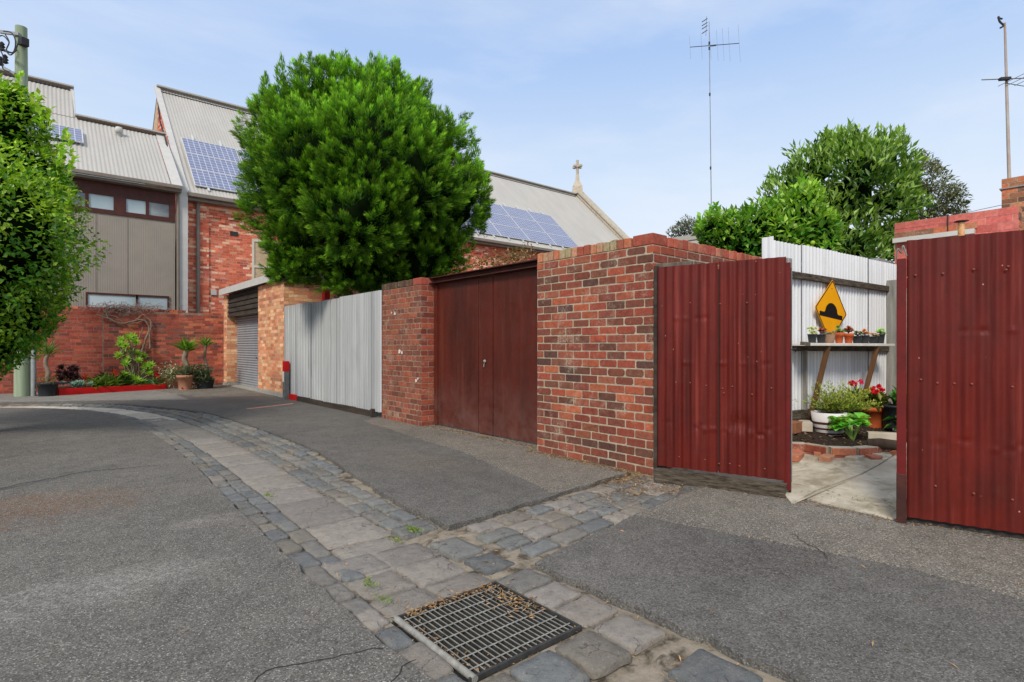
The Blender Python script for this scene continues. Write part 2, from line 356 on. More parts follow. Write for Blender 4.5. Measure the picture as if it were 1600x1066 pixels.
# ------------------------------------------------------------------ brickwork
def pick(pal): 
    c = R.choice(pal); k = R.uniform(.85, 1.15); return tuple(x*k*R.uniform(.96, 1.04) for x in c)
def bricks(mb, O, U, N, L, H, pal, holes=(), course=.0855, bl=.235, j=.013, fine=True, headers=0, ragged=0, prot=.004, start=0):
    O, U, N = Vector(O), Vector(U).normalized(), Vector(N).normalized(); Z = Vector((0, 0, 1))
    n = int(round(H/course)); course = H/n
    for i in range(n):
        z0 = i*course+j/2; z1 = (i+1)*course-j/2
        hd = headers and (i+start) % headers == 0
        bw = bl/2 if hd else bl
        x = -(bl/2 if (i % 2) else 0) - (bl/4 if hd else 0)
        x += R.uniform(-.012, .012)
        while x < L:
            w = bw*R.uniform(.97, 1.03)
            a = max(0, x+j/2); b = min(L, x+w-j/2); x += w
            if b-a < .025: continue
            if ragged and i >= n-ragged and R.random() < .35*(i-(n-ragged)+1): continue
            skip = False
            for (hx0, hx1, hz0, hz1) in holes:
                if z1 > hz0+.02 and z0 < hz1-.02:
                    if a >= hx0-.005 and b <= hx1+.005: skip = True
                    elif a < hx0 < b: b = hx0
                    elif a < hx1 < b: a = hx1
            if skip or b-a < .02: continue
            c = pick(pal); p = prot+R.uniform(-.003, .003)
            t = R.uniform(-.002, .002); t2 = R.uniform(-.002, .002)
            if fine:
                k = R.uniform(.003, .011) if R.random() < .85 else R.uniform(.012, .022); kk = min(k, (b-a)*.3)
                ring = [(a+kk, z0+t), (b-kk, z0+t2), (b, z0+kk), (b, z1-kk), (b-kk, z1+t2), (a+kk, z1+t), (a, z1-kk), (a, z0+kk)]
                e = .004
                ins = [(a+kk, z0+t+e), (b-kk, z0+t2+e), (b-e, z0+kk), (b-e, z1-kk), (b-kk, z1+t2-e), (a+kk, z1+t-e), (a+e, z1-kk), (a+e, z0+kk)]
                vs = [O+U*q[0]+Z*q[1]-N*.004 for q in ring]+[O+U*q[0]+Z*q[1]+N*(p-.002) for q in ring]+[O+U*q[0]+Z*q[1]+N*p for q in ins]
                fs = [(i2, (i2+1) % 8, 8+(i2+1) % 8, 8+i2) for i2 in range(8)]+[(8+i2, 8+(i2+1) % 8, 16+(i2+1) % 8, 16+i2) for i2 in range(8)]+[tuple(range(16, 24))]
            else:
                ring = [(a, z0), (b, z0), (b, z1), (a, z1)]
                vs = [O+U*q[0]+Z*q[1]-N*.004 for q in ring]+[O+U*q[0]+Z*q[1]+N*p for q in ring]
                fs = [(i2, (i2+1) % 4, 4+(i2+1) % 4, 4+i2) for i2 in range(4)]+[(4, 5, 6, 7)]
            if U.cross(Z).dot(N) < 0: fs = [f[::-1] for f in fs]
            mb.add(vs, fs, c)
def rowlock(mb, O, U, N, L, depth, h, pal, w=.08, j=.012, prot=.006):
    O, U, N = Vector(O), Vector(U).normalized(), Vector(N).normalized(); Z = Vector((0, 0, 1)); x = 0
    while x < L-.03:
        ww = min(w*R.uniform(.92, 1.08), L-x-j)
        hh = h*R.uniform(.93, 1.05); cc = O+U*(x+j/2+ww/2)+Z*(hh/2)-N*(depth/2-prot)
        mb.obox(cc, U*ww/2+Z*R.uniform(-.003, .003), N*(depth/2+R.uniform(-.004, .002)), Z*hh/2, pick(pal)); x += ww+j
PAL_OLD = [S(158, 76, 54), S(146, 76, 58), S(132, 72, 58), S(152, 66, 48), S(138, 62, 48), S(168, 80, 50), S(112, 70, 60), S(106, 68, 58), S(176, 92, 58), S(130, 66, 54), S(142, 72, 60), S(120, 66, 54), S(162, 70, 44), S(98, 68, 64), S(124, 76, 62), S(150, 84, 62)]
PAL_PIER = [S(142, 78, 62), S(130, 74, 62), S(152, 86, 66), S(122, 74, 64), S(140, 84, 72), S(156, 80, 56)]
PAL_NEW = [S(158, 72, 54), S(148, 64, 50), S(166, 78, 58), S(138, 64, 54)]
PAL_BACK = [S(160, 76, 58), S(146, 66, 52), S(168, 84, 60), S(108, 68, 62), S(186, 102, 70), S(152, 68, 54), S(130, 70, 60)]
PAL_PALE = [S(218, 160, 120), S(210, 144, 104), S(224, 176, 136), S(202, 126, 90), S(228, 186, 146), S(208, 154, 120), S(184, 122, 94)]
PAL_CHURCH = [S(214, 104, 74), S(202, 92, 66), S(222, 118, 86), S(226, 156, 126), S(196, 88, 66), S(208, 100, 70), S(232, 190, 164), S(176, 88, 72)]
PAL_PINK = [S(205, 108, 100), S(196, 98, 92), S(212, 118, 108)]
PAL_CHIM = [S(176, 112, 80), S(140, 96, 76), S(190, 128, 92), S(120, 84, 70), S(200, 110, 70)]

# ------------------------------------------------------------------ foliage
def unit(a): return a/np.maximum(np.linalg.norm(a, axis=1, keepdims=True), 1e-9)
def leaves(name, Pn, D, Nn, L, W, C, m, parent=None, fold=.2, droop=.08, cores=(), mid=.45, extra=None):
    if extra:
        k = len(Pn); bc = lambda a: np.broadcast_to(a, k)
        Pn = np.vstack([Pn, np.array(extra['P'])]); D = np.vstack([D, np.array(extra['D'])]); Nn = np.vstack([Nn, np.array(extra['N'])]); L = np.concatenate([bc(L), extra['L']]); W = np.concatenate([bc(W), extra['W']]); C = np.vstack([C, np.array(extra['C'])])
    Pn = np.asarray(Pn, float); n = len(Pn); D = unit(np.asarray(D, float)); Sd = unit(np.cross(D, np.asarray(Nn, float))); U = np.cross(Sd, D)
    L = np.broadcast_to(L, n)[:, None]; W = np.broadcast_to(W, n)[:, None]
    V = np.empty((n, 4, 3)); V[:, 0] = Pn
    V[:, 1] = Pn+D*L*mid+Sd*W/2+U*W*fold; V[:, 2] = Pn+D*L-U*L*droop; V[:, 3] = Pn+D*L*mid-Sd*W/2+U*W*fold
    F = np.arange(n)[:, None]*4+np.array([0, 1, 2, 0, 2, 3])[None]
    V = V.reshape(-1, 3); F = F.reshape(-1, 3); CC = np.repeat(np.asarray(C, float), 4, axis=0)
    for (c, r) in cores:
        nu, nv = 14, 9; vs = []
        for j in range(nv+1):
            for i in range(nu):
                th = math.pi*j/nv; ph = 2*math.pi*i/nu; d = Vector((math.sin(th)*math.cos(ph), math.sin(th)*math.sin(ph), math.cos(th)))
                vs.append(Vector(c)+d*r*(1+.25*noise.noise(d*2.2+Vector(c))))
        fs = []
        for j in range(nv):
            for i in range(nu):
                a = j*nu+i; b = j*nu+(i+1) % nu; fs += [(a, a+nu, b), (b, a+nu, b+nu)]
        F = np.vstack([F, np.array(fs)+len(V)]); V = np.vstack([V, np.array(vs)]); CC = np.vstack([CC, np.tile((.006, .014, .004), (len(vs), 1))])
    off = Vector((0, 0, 0)); p = parent
    while p: off += p.location; p = p.parent
    V = V-np.array(off)
    me = bpy.data.meshes.new(name); me.vertices.add(len(V)); me.vertices.foreach_set('co', V.ravel())
    me.loops.add(F.size); me.loops.foreach_set('vertex_index', F.ravel().astype(np.int32))
    me.polygons.add(len(F)); me.polygons.foreach_set('loop_start', np.arange(0, F.size, 3, dtype=np.int32))
    me.update(calc_edges=True); me.validate()
    at = me.attributes.new('col', 'FLOAT_COLOR', 'POINT'); at.data.foreach_set('color', np.hstack([CC, np.ones((len(CC), 1))]).ravel())
    me.materials.append(m)
    if cores:
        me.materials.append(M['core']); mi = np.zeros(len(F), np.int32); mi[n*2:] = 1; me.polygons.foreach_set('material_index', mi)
    o = bpy.data.objects.new(name, me); COL.objects.link(o)
    if parent: o.parent = parent
    return o
def rdir(n): return unit(rng.normal(size=(n, 3)))
def lumps_sample(lumps, n, inner=.35, lump=.12):
    c = np.array([l[0] for l in lumps]); r = np.array([l[1] for l in lumps]); w = r**2/np.sum(r**2)
    out = []; od = []; need = n
    while need > 0:
        k = rng.choice(len(r), need*2, p=w); d = rdir(need*2)
        q = np.array([noise.noise(Vector(x)*2.3) for x in (d*r[k][:, None]+c[k])])
        depth = 1-inner*rng.random(need*2)**1.6
        p = c[k]+d*(r[k]*(1+lump*q)*depth)[:, None]
        dist = np.linalg.norm(p[:, None]-c[None], axis=2)/r[None]; dist[np.arange(len(k)), k] = 9
        ok = dist.min(axis=1) > .78
        p, d = p[ok][:need], d[ok][:need]; out.append(p); od.append(d); need -= len(p)
    return np.vstack(out), np.vstack(od)
def shade(cols, n, t=None):
    """colours between a dark and a bright leaf green, t in 0..1"""
    a, b = np.array(cols[0]), np.array(cols[1]); t = rng.random(n) if t is None else np.clip(t, 0, 1)
    return (a+(b-a)*t[:, None])*rng.uniform(.8, 1.2, (n, 1))

# ================================================================== SETTING
FWD = Vector((.647, .762, 0))
struct('ground', MB().quad((-400, -400, -.12), (400, -400, -.12), (400, 400, -.12), (-400, 400, -.12)), M['dirt'])

PATH = [(1.62, -3.5), (1.62, 1.7), (1.62, 3), (1.68, 5), (1.75, 7), (1.74, 9), (1.64, 11), (1.34, 12.9), (.75, 14.4), (-.25, 15.55), (-1.6, 16.5), (-3.6, 17.3), (-8, 18.2)]
def spline(pts, step=.05):
    pts = [Vector((*p, 0)) for p in pts]; out = []
    for i in range(len(pts)-1):
        p0, p1, p2, p3 = pts[max(i-1, 0)], pts[i], pts[i+1], pts[min(i+2, len(pts)-1)]
        n = max(2, int((p2-p1).length/step))
        for k in range(n):
            t = k/n; out.append(.5*((2*p1)+(p2-p0)*t+(2*p0-5*p1+4*p2-p3)*t*t+(3*p1-p0-3*p2+p3)*t**3))
    return out+[pts[-1]]
CL = spline(PATH)
CLN = []
for i, p in enumerate(CL):
    d = (CL[min(i+1, len(CL)-1)]-CL[max(i-1, 0)]).normalized(); CLN.append(Vector((d.y, -d.x, 0)))
CS = [0]
for i in range(1, len(CL)): CS.append(CS[-1]+(CL[i]-CL[i-1]).length)
def at_s(s, off):
    i = min(max(int(np.searchsorted(CS, s)), 1), len(CS)-1); f = (s-CS[i-1])/max(1e-6, CS[i]-CS[i-1])
    return CL[i-1].lerp(CL[i], f)+CLN[i]*off
def rw(y):   # right half-width of the paved gutter at distance y up the lane
    return .5 if y < 4 else .5+.24*min(1, (y-4)/2.5) if y < 11.5 else .74-.24*min(1, (y-11.5)/2)
def dish(off): return -.045*max(0, 1-(off/.55)**2)
bed = MB()
for i in range(0, len(CL)-2, 2):
    offs = [-.8, -.5, -.25, 0, .25, .5, .95]
    a = [CL[i]+CLN[i]*o+Vector((0, 0, dish(o)-.021)) for o in offs]; b = [CL[i+2]+CLN[i+2]*o+Vector((0, 0, dish(o)-.021)) for o in offs]
    for k in range(6):
        q = [a[k], a[k+1], b[k+1], b[k]]; c = sum((x for x in q), Vector())/4
        if 1.26 < c.x < 1.82 and 1.72 < c.y < 2.29: continue
        bed.add(q, [(0, 1, 2, 3)], None, True)
bed.quad((2.3, 2.3, -.02), (4.7, 2.5, -.02), (4.7, 3.4, -.02), (2.3, 3.4, -.02))
struct('gutter_bed', bed, M['bed'])

BLUE = [S(116, 118, 117), S(122, 122, 118), S(126, 123, 117), S(132, 126, 116), S(110, 112, 112), S(118, 119, 116)]
WARM = [S(148, 141, 132), S(140, 134, 127), S(144, 136, 127), S(134, 130, 123)]
def sett(mb, q, z, c):
    """one worn stone from four plan corners"""
    q = [Vector(v) for v in q]; m = sum(q, Vector())/4; ring = []
    for i in range(4):
        a, b, p = q[i], q[(i+1) % 4], q[i-1]
        e1, e2 = (b-a), (p-a); k = R.uniform(.012, .03)
        ring += [a+e2.normalized()*k, a+(e1+e2).normalized()*k*.35, a+e1.normalized()*k]+[a+e1*f+(m-a).normalized()*R.uniform(-.006, .009) for f in (.3, .5, .7)]
    n = len(ring); out = []; tilt = (R.uniform(-.008, .008), R.uniform(-.008, .008)); L0 = (q[1]-q[0]).length+.01
    for r, dz in ((1.0, -.035), (.99, -.008), (.94, .0), (.6, .004)):
        for v in ring:
            w = m+(v-m)*r
            out.append(Vector((w.x, w.y, z+dz+(w.x-m.x)/L0*tilt[0]+(w.y-m.y)/L0*tilt[1]+(noise.noise(Vector((w.x, w.y, 0))*14)*.007 if dz > -.03 else 0))))
    fs = [(k*n+i, k*n+(i+1) % n, (k+1)*n+(i+1) % n, (k+1)*n+i) for k in range(3) for i in range(n)]+[tuple(range(3*n, 4*n))]
    a = (q[1]-q[0]).cross(q[2]-q[1]).z
    mb.add(out, fs if a > 0 else [f[::-1] for f in fs], c, True)
cob = MB()
def row(o0, o1, s0, s1, lmin, lmax, pal, cond=None, warm_near=True):
    s = s0+R.uniform(0, .1)
    while s < s1:
        L = R.uniform(lmin, lmax); g = .012
        oo = [o0+R.uniform(-.012, .012), o1+R.uniform(-.012, .012)]
        q = [at_s(s+g+R.uniform(-.015, .015), oo[0]+.006), at_s(s+L-g+R.uniform(-.015, .015), oo[0]+.006), at_s(s+L-g+R.uniform(-.015, .015), oo[1]-.006), at_s(s+g+R.uniform(-.015, .015), oo[1]-.006)]
        c = sum(q, Vector())/4; s += L
        if 1.2 < c.x < 1.87 and 1.66 < c.y < 2.34: continue
        if cond and not cond(c): continue
        p = WARM if (pal is BLUE and 1.2 < c.y < 3.1 and R.random() < .45) else pal
        kk = R.uniform(.85, 1.12); sett(cob, q, dish((o0+o1)/2)+R.uniform(-.006, .003), tuple(x*kk for x in R.choice(p)))
row(-.51, -.375, 5.85, 22, .2, .32, BLUE, lambda c: c.y > 2.36)
row(-.375, -.235, 6.35, 22, .2, .32, BLUE, lambda c: c.y > 2.9)
row(-.235, .215, 6.3, 18, .45, .85, WARM, lambda c: 2.62 < c.y < 11.5)
row(-.25, .25, 14, 30, .6, 1.1, [S(200, 192, 178), S(190, 182, 168)], lambda c: c.y >= 11.5)
row(.215, .365, 6.5, 19.5, .2, .3, BLUE, lambda c: c.y > 3.15)
row(.365, .51, 6.5, 19.5, .2, .3, BLUE, lambda c: c.y > 3.2)
row(.51, .64, 8, 15.5, .2, .3, BLUE, lambda c: rw(c.y) > .62)
row(.64, .75, 8, 15.5, .2, .3, BLUE, lambda c: rw(c.y) > .72)
row(-.51, -.385, 0, 6.6, .2, .3, BLUE, lambda c: 1.6 < c.y < 2.45)     # beside the drain
row(.29, .51, 5.9, 6.8, .25, .36, BLUE, lambda c: 2.4 < c.y < 3.15)
row(-.375, -.05, 5.8, 6.45, .28, .32, WARM, lambda c: c.y > 2.33)
row(-.05, .28, 5.8, 6.45, .28, .32, WARM, lambda c: c.y > 2.33)
for a, b in ((-.51, -.26), (-.26, 0), (0, .25), (.25, .51)): row(a, b, 0, 5.3, .24, .36, BLUE if a != -.26 else WARM, lambda c: c.y < 1.30)
def near_setts(x0, y0, x1, y1, nx, ny):
    for i in range(nx):
        for k in range(ny):
            jj = lambda: R.uniform(-.012, .012); a0, a1 = x0+(x1-x0)*i/nx+.008, x0+(x1-x0)*(i+1)/nx-.008; b0, b1 = y0+(y1-y0)*k/ny+.008, y0+(y1-y0)*(k+1)/ny-.008
            kk = R.uniform(.85, 1.12); sett(cob, [(a0+jj()*.3, b0+jj(), 0), (a1+jj()*.3, b0+jj(), 0), (a1+jj()*.3, b1, 0), (a0+jj()*.3, b1, 0)], R.uniform(-.018, -.012), tuple(v*kk for v in R.choice(BLUE+WARM)))
near_setts(1.14, 1.42, 2.12, 1.675, 4, 1); near_setts(1.865, 1.69, 2.13, 2.36, 1, 3)
y = 2.42
for k in range(4):           # the branch that runs to the wall corner
    x = 2.14+R.uniform(0, .12); y1 = y+.185
    while x < 4.45:
        L = R.uniform(.2, .32); j = lambda: R.uniform(-.014, .014)
        sl = lambda xx: (xx-2.1)*.085*(1-k*.12)
        q = [(x+.012+j(), y+sl(x)+.012+j(), 0), (x+L-.012+j(), y+sl(x+L)+.012+j(), 0), (x+L-.012+j(), y1+sl(x+L)-.012+j(), 0), (x+.012+j(), y1+sl(x)-.012+j(), 0)]
        sett(cob, q, R.uniform(-.01, .0), (lambda c_, k_: tuple(v*k_ for v in c_))(R.choice(BLUE+WARM[:2]), R.uniform(.88, 1.1))); x += L
    y = y1
struct('cobbled_gutter', cob, M['cobble'])

def rough_line(a, b, amp=.02, step=.06, seed=0):
    a, b = Vector((*a, 0)), Vector((*b, 0)); n = max(2, int((b-a).length/step)); d = (b-a).normalized(); nn = Vector((-d.y, d.x, 0)); out = []
    for i in range(n):
        p = a.lerp(b, i/n); out.append(p+nn*amp*(noise.noise(Vector((p.x*5, p.y*5, seed)))*1.4+noise.noise(Vector((p.x*19, p.y*19, seed)))*.7))
    return out
def sheet(name, poly, z, m, skirt=.06):
    mb = MB(); n = len(poly); bm_v = [(p[0], p[1], z) for p in poly]
    mb.add(bm_v, [tuple(range(n))]); mb.add([(p[0], p[1], z-.006) for p in poly]+[(p[0], p[1], z-skirt) for p in poly]+bm_v,
           [(i, (i+1) % n, 2*n+(i+1) % n, 2*n+i) for i in range(n)]+[(n+i, n+(i+1) % n, (i+1) % n, i) for i in range(n)])
    o = mb.build(name, m); bm = bmesh.new(); bm.from_mesh(o.data); bmesh.ops.triangulate(bm, faces=[f for f in bm.faces if len(f.verts) > 4]); bmesh.ops.recalc_face_normals(bm, faces=bm.faces); bm.to_mesh(o.data); bm.free()
    return tag(o, kind='structure')
def jit(p, s): return p+Vector((noise.noise(Vector((p.x*6, p.y*6, s)))*.022+noise.noise(Vector((p.x*23, p.y*23, s)))*.012, noise.noise(Vector((p.x*6, p.y*6, s+9)))*.02, 0))
left_edge = [jit(CL[i]-CLN[i]*.525, 1) for i in range(len(CL))]
sheet('asphalt_lane', [(-30, -3.6)]+[(p.x, p.y) for p in left_edge]+[(-30, 17.5)], .012, M['asphalt'])
i0 = next(i for i, p in enumerate(CL) if p.y > 3.18)
right_edge = [jit(CL[i]+CLN[i]*(rw(CL[i].y)+.02), 2) for i in range(i0, len(CL))]
far = [(p.x, p.y) for p in right_edge]+[(-8, 19.7), (4.6, 19.7), (4.8, 7), (4.9, 4.7), (4.5, 3.45)]+[(p.x, p.y) for p in rough_line((4.4, 3.4), (2.3, 3.2), .02)]
sheet('asphalt_forecourt', far, .012, M['asphalt_smooth'])
near_edge = [jit(CL[i]+CLN[i]*.535, 3) for i in range(len(CL)) if CL[i].y < 2.35]
near = [(p.x, p.y) for p in near_edge]+[(p.x, p.y) for p in rough_line((2.25, 2.36), (4.05, 2.62), .02, seed=4)]+[(4.3, 2.75), (4.8, 2.8), (4.9, -3.5)]
sheet('asphalt_near_gate', near, .012, M['asphalt_smooth'])
rl = lambda *a, **k: [(p.x, p.y) for p in rough_line(*a, **k)]
sheet('rough_strip', rl((3.28, 3.32), (3.75, 5.3), .02, seed=5)+rl((3.75, 5.3), (4.05, 8.6), .03, seed=6)+[(4.6, 8.8), (4.9, 7), (4.9, 4.7), (4.5, 3.42)]+rl((4.4, 3.42), (3.35, 3.3), .02, seed=7), .017, M['gravel'], .004)
sheet('rough_strip_near_gate', rl((3.5, -3), (3.68, .9), .02, seed=8)+rl((3.68, .9), (3.3, 2.5), .03, seed=9)+rl((3.3, 2.5), (4.1, 2.6), .02, seed=9)+[(4.8, 2.6), (4.9, -3)], .017, M['gravel'], .004)
sheet('rough_strip_by_garage', rl((4.6, 14), (2.9, 15.2), .05, seed=12)+rl((2.9, 15.2), (2.4, 18.2), .08, seed=13)+[(2.6, 18.9), (4.6, 18.9)], .017, M['gravel'], .004)
def strip(mb, pts, w, z):
    pts = [Vector((*p, z)) for p in pts]
    for i in range(len(pts)-1):
        d = (pts[i+1]-pts[i]).normalized(); nn = Vector((-d.y, d.x, 0)); w0 = w*R.uniform(.3, 1); mb.quad(pts[i]-nn*w0, pts[i+1]-nn*w*.5, pts[i+1]+nn*w*.5, pts[i]+nn*w0)
ck = MB(); strip(ck, rl((.45, 1.95), (.62, 2.2), .02, step=.03)+rl((.62, 2.2), (1.1, 2.09), .03, step=.03), .007, .0135)
strip(ck, rl((.78, 1.75), (1.16, 1.92), .03, step=.03), .005, .0135)
strip(ck, rl((3.5, 1.25), (3.75, 1.6), .04, step=.02, seed=42), .004, .0215)
strip(ck, rl((-.9, 6.2), (.3, 6.9), .06, step=.05, seed=43)+rl((.3, 6.9), (1.1, 6.75), .04, step=.05, seed=44), .008, .0135)
strip(ck, rl((2.75, 6.9), (3.7, 6.5), .05, step=.04, seed=45), .006, .0215)
struct('asphalt_crack', ck, M['crack'])
sheet('pale_apron', rl((-8, 18.3), (-1.6, 17.1), .08, seed=51)+rl((-1.6, 17.1), (1.2, 15.6), .08, seed=52)+rl((1.2, 15.6), (2.6, 14.6), .08, seed=53)+rl((2.6, 14.6), (2.7, 19.5), .1, seed=54)+[(-8, 19.5)], .0155, M['pale_asphalt'], .003)
sheet('terracotta_strip', rl((3.1, 11.6), (4.15, 12.05), .02, seed=20)+[(4.15, 12.2)]+rl((4.1, 12.2), (3.05, 11.75), .03, seed=21), .018, M['strip_tile'], .004)
pit = MB(); pit.box((1.245, 1.705, -.5), (1.835, 2.3, -.46)); pit.box((1.225, 1.68, -.5), (1.245, 2.32, -.03)); pit.box((1.835, 1.68, -.5), (1.855, 2.32, -.03)); pit.box((1.245, 1.68, -.5), (1.835, 1.705, -.03)); pit.box((1.245, 2.3, -.5), (1.835, 2.32, -.03))
struct('drain_pit', pit, M['black'])

# drain grate
m = MB()
for a_, b_ in (((1.19, 1.645, -.1), (1.228, 2.36, -.026)), ((1.852, 1.645, -.1), (1.90, 2.36, -.026)), ((1.228, 1.645, -.1), (1.852, 1.688, -.026)), ((1.228, 2.316, -.1), (1.852, 2.36, -.026))): m.box(a_, b_)
struct('drain_surround', m, M['bed'])
t = thing('drain_grate', 'square galvanised steel drain grate set in the cobbled gutter', 'drain grate', (1.54, 2.0, 0))
g = MB()
for k in range(21):
    x = 1.262+k*.0276; g.box((x-.0012, 1.712, -.04), (x+.0012, 2.296, -.012))
g.build('bearing_bars', M['steel_dark'], t)
g2 = MB()
for k in range(21):
    x = 1.262+k*.0276; g2.box((x-.0014, 1.712, -.012), (x+.0014, 2.296, -.0085))
g2.build('lit_bar_tops', M['steel'], t)  # bar tops in lighter steel than the sides, light painted in
g = MB()
for k in range(7): g.tube([(1.25, 1.75+k*.085, -.009), (1.83, 1.75+k*.085, -.009)], .0033, 6)
g.build('cross_rods', M['steel'], t)
g = MB(); g.tube([(1.252, 1.69, -.012), (1.252, 2.31, -.012)], .015, 10); g.build('hinge_bar', M['steel'], t)
g = MB(); g.box((1.232, 1.692, -.06), (1.848, 1.706, -.004)); g.box((1.238, 2.298, -.06), (1.848, 2.312, -.004)); g.box((1.838, 1.706, -.06), (1.848, 2.298, -.004)); g.build('frame', M['steel_dark'], t)

# ================================================================== NEAR BRICK WALL
WX = 4.46
t = thing('brick_wall', 'tall old red brick corner wall between the brown steel gate and the red corrugated panel', 'wall', (4.6, 3.9, 0))
core = MB(); core.box((WX, 3.17, -.1), (WX+.23, 4.79, 2.225)); core.box((WX+.23, 3.17, -.1), (7.4, 3.40, 2.225)); core.build('mortar_core', M['mortar'], t)
b = MB(); bricks(b, (WX, 4.79, -.0), (0, -1, 0), (-1, 0, 0), 1.62, 2.225, PAL_OLD); bricks(b, (WX, 3.17, 0), (1, 0, 0), (0, -1, 0), 2.94, 2.225, PAL_OLD)
bricks(b, (WX+.23, 4.79, 0), (-1, 0, 0), (0, 1, 0), .23, 2.225, PAL_OLD); b.build('brickwork', M['brick'], t)
c = MB(); rowlock(c, (WX, 4.79, 2.229), (0, -1, 0), (-1, 0, 0), 1.38, .235, .105, [S(176, 90, 66), S(190, 120, 84), S(166, 78, 58), S(186, 140, 112), S(176, 160, 130), S(150, 84, 66), S(190, 104, 70)])
c.obox((WX+.112, 3.284, 2.283), (.118, 0, 0), (0, .118, 0), (0, 0, .054), S(160, 70, 54))
rowlock(c, (WX+.245, 3.17, 2.229), (1, 0, 0), (0, -1, 0), 2.7, .235, .1, [S(196, 90, 66), S(176, 76, 58), S(200, 120, 96), S(168, 100, 80)])
c.build('coping', M['brick'], t, bevel=.008)

# ================================================================== BROWN STEEL GATE
t = thing('metal_gate', 'dark brown painted double steel gate under a rusted beam, between brick pier and brick wall', 'gate', (4.72, 6.1, 0))
def leaf(y0, y1):
    m = MB(); m.box((4.70, y0, .035), (4.735, y1, 2.22)); return m
leaf(6.274, 7.40).build('gate_leaf', M['rust_door'], t, bevel=.004); leaf(4.80, 5.928).build('gate_leaf', M['rust_door'], t, bevel=.004)
m = MB(); m.box((4.699, 5.944, .03), (4.72, 6.258, 2.21)); m.build('cover_strip', M['rust_door'], t, bevel=.003); m = MB(); m.box((4.745, 5.88, .03), (4.77, 6.32, 2.2)); m.build('back_frame', M['black'], t)
m = MB(); m.box((4.60, 4.795, 2.30), (4.78, 7.43, 2.312)); m.box((4.60, 4.795, 2.222), (4.78, 7.43, 2.234)); m.box((4.684, 4.795, 2.234), (4.696, 7.43, 2.30)); m.build('lintel_beam', M['rust_beam'], t)
m = MB()
m.lathe([(.0, .012), (.02, .012), (.024, 0)], (0, 0, 0), 10); m.v = [(4.688-v[2]*1.5, 6.1+v[0], 1.04+v[1]) for v in m.v]; m.build('lock_knob', M['steel'], t)
m = MB(); m.tube([(4.695, 6.115, 1.02), (4.68, 6.115, .99), (4.68, 6.115, .96)], .006, 6); m.build('latch', M['steel'], t)
m = MB(); m.box((4.68, 7.30, .036), (4.70, 7.40, 2.2)); m.build('hinge_stile', M['rust_door'], t)

# ================================================================== BRICK PIER
t = thing('brick_pier', 'weathered red brick pier with white splashes between silver corrugated fence and brown gate', 'pier', (4.57, 8.06, 0))
m = MB(); m.box((WX, 7.42, -.1), (WX+.33, 8.71, 2.2)); m.build('mortar_core', M['mortar_dark'], t)
b = MB(); bricks(b, (WX, 8.71, 0), (0, -1, 0), (-1, 0, 0), 1.29, 2.2, PAL_PIER, holes=((.24, .32, .07, .17), (.42, .50, .07, .17)), headers=3)
bricks(b, (WX, 7.42, 0), (1, 0, 0), (0, -1, 0), .33, 2.2, [S(168, 72, 50), S(150, 66, 50), S(176, 82, 54), S(130, 62, 52)]); b.build('brickwork', M['brick'], t)
c = MB(); rowlock(c, (WX, 8.71, 2.204), (0, -1, 0), (-1, 0, 0), 1.04, .33, .105, [S(96, 76, 66), S(112, 86, 74), S(88, 70, 62)])
c.obox((WX+.155, 7.535, 2.258), (.163, 0, 0), (0, .118, 0), (0, 0, .054), S(168, 72, 58)); c.build('coping', M['brick'], t, bevel=.008)
for (px, py, r) in ((617, 490, .035), (624, 549, .04), (628, 551, .03), (650, 595, .03), (612, 489, .02), (653, 592, .02)):
    p = on_x(px, py, WX-.0125); n = 9; sp = MB(); sp.add([p+Vector((0, math.cos(6.283*i/n)*r*R.uniform(.6, 1.2), math.sin(6.283*i/n)*r*R.uniform(.6, 1.2))) for i in range(n)], [tuple(range(n))]); sp.build('paint_splash', M['white_board'], t)

# ================================================================== SILVER CORRUGATED FENCE
def corr(mb, O, U, N, L, z0, z1, pitch=.076, amp=.0085, seg=6, nv=1, dents=(), ztop=None, phase=0.0, rib=False, wob=False, valley_shade=1.0):
    O, U, N = Vector(O), Vector(U).normalized(), Vector(N).normalized(); nu = max(4, int(L/pitch*seg))
    def fn(u, v):
        x = u*L; zt = z1 if ztop is None else z1+ztop*u
        z = z0+(zt-z0)*v; d = amp*math.sin(2*math.pi*x/pitch+phase)
        if rib: d = amp*(2*max(0, math.cos(math.pi*x/pitch+phase)**2)**3-.5)
        if wob: d *= .55+.9*abs(noise.noise(Vector((x*2.3, z*1.1, O.y*3))))+.25*noise.noise(Vector((x*6, z*.6, 4)))
        for (dx, dz, rx, rz, a) in dents: d += a*math.exp(-((x-dx)/rx)**2-((z-dz)/rz)**2)
        return O+U*x+N*d+Vector((0, 0, z))
    mb.grid(fn, nu, nv)
    if valley_shade < 1:  # darker face colour in valleys and beside ribs: rib shading painted in
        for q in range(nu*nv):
            x = ((q % nu)+.5)/nu*L; w_ = .5+.5*math.sin(2*math.pi*x/pitch+phase) if not rib else 1-max(0, math.cos(math.pi*(x-.012)/pitch+phase)**2)**6*(.45+.5*abs(noise.noise(Vector((x*7, O.y, 2))))*1.6); mb.c[len(mb.c)-nu*nv+q] = (valley_shade+(1-valley_shade)*w_,)*3
    return mb
t = thing('corrugated_fence', 'silver galvanised corrugated fence beneath the big conifer, with dark plinth boards', 'fence', (4.5, 11.2, 0))
ys = [8.72, 9.60, 10.42, 11.14, 11.95, 12.74, 13.68]
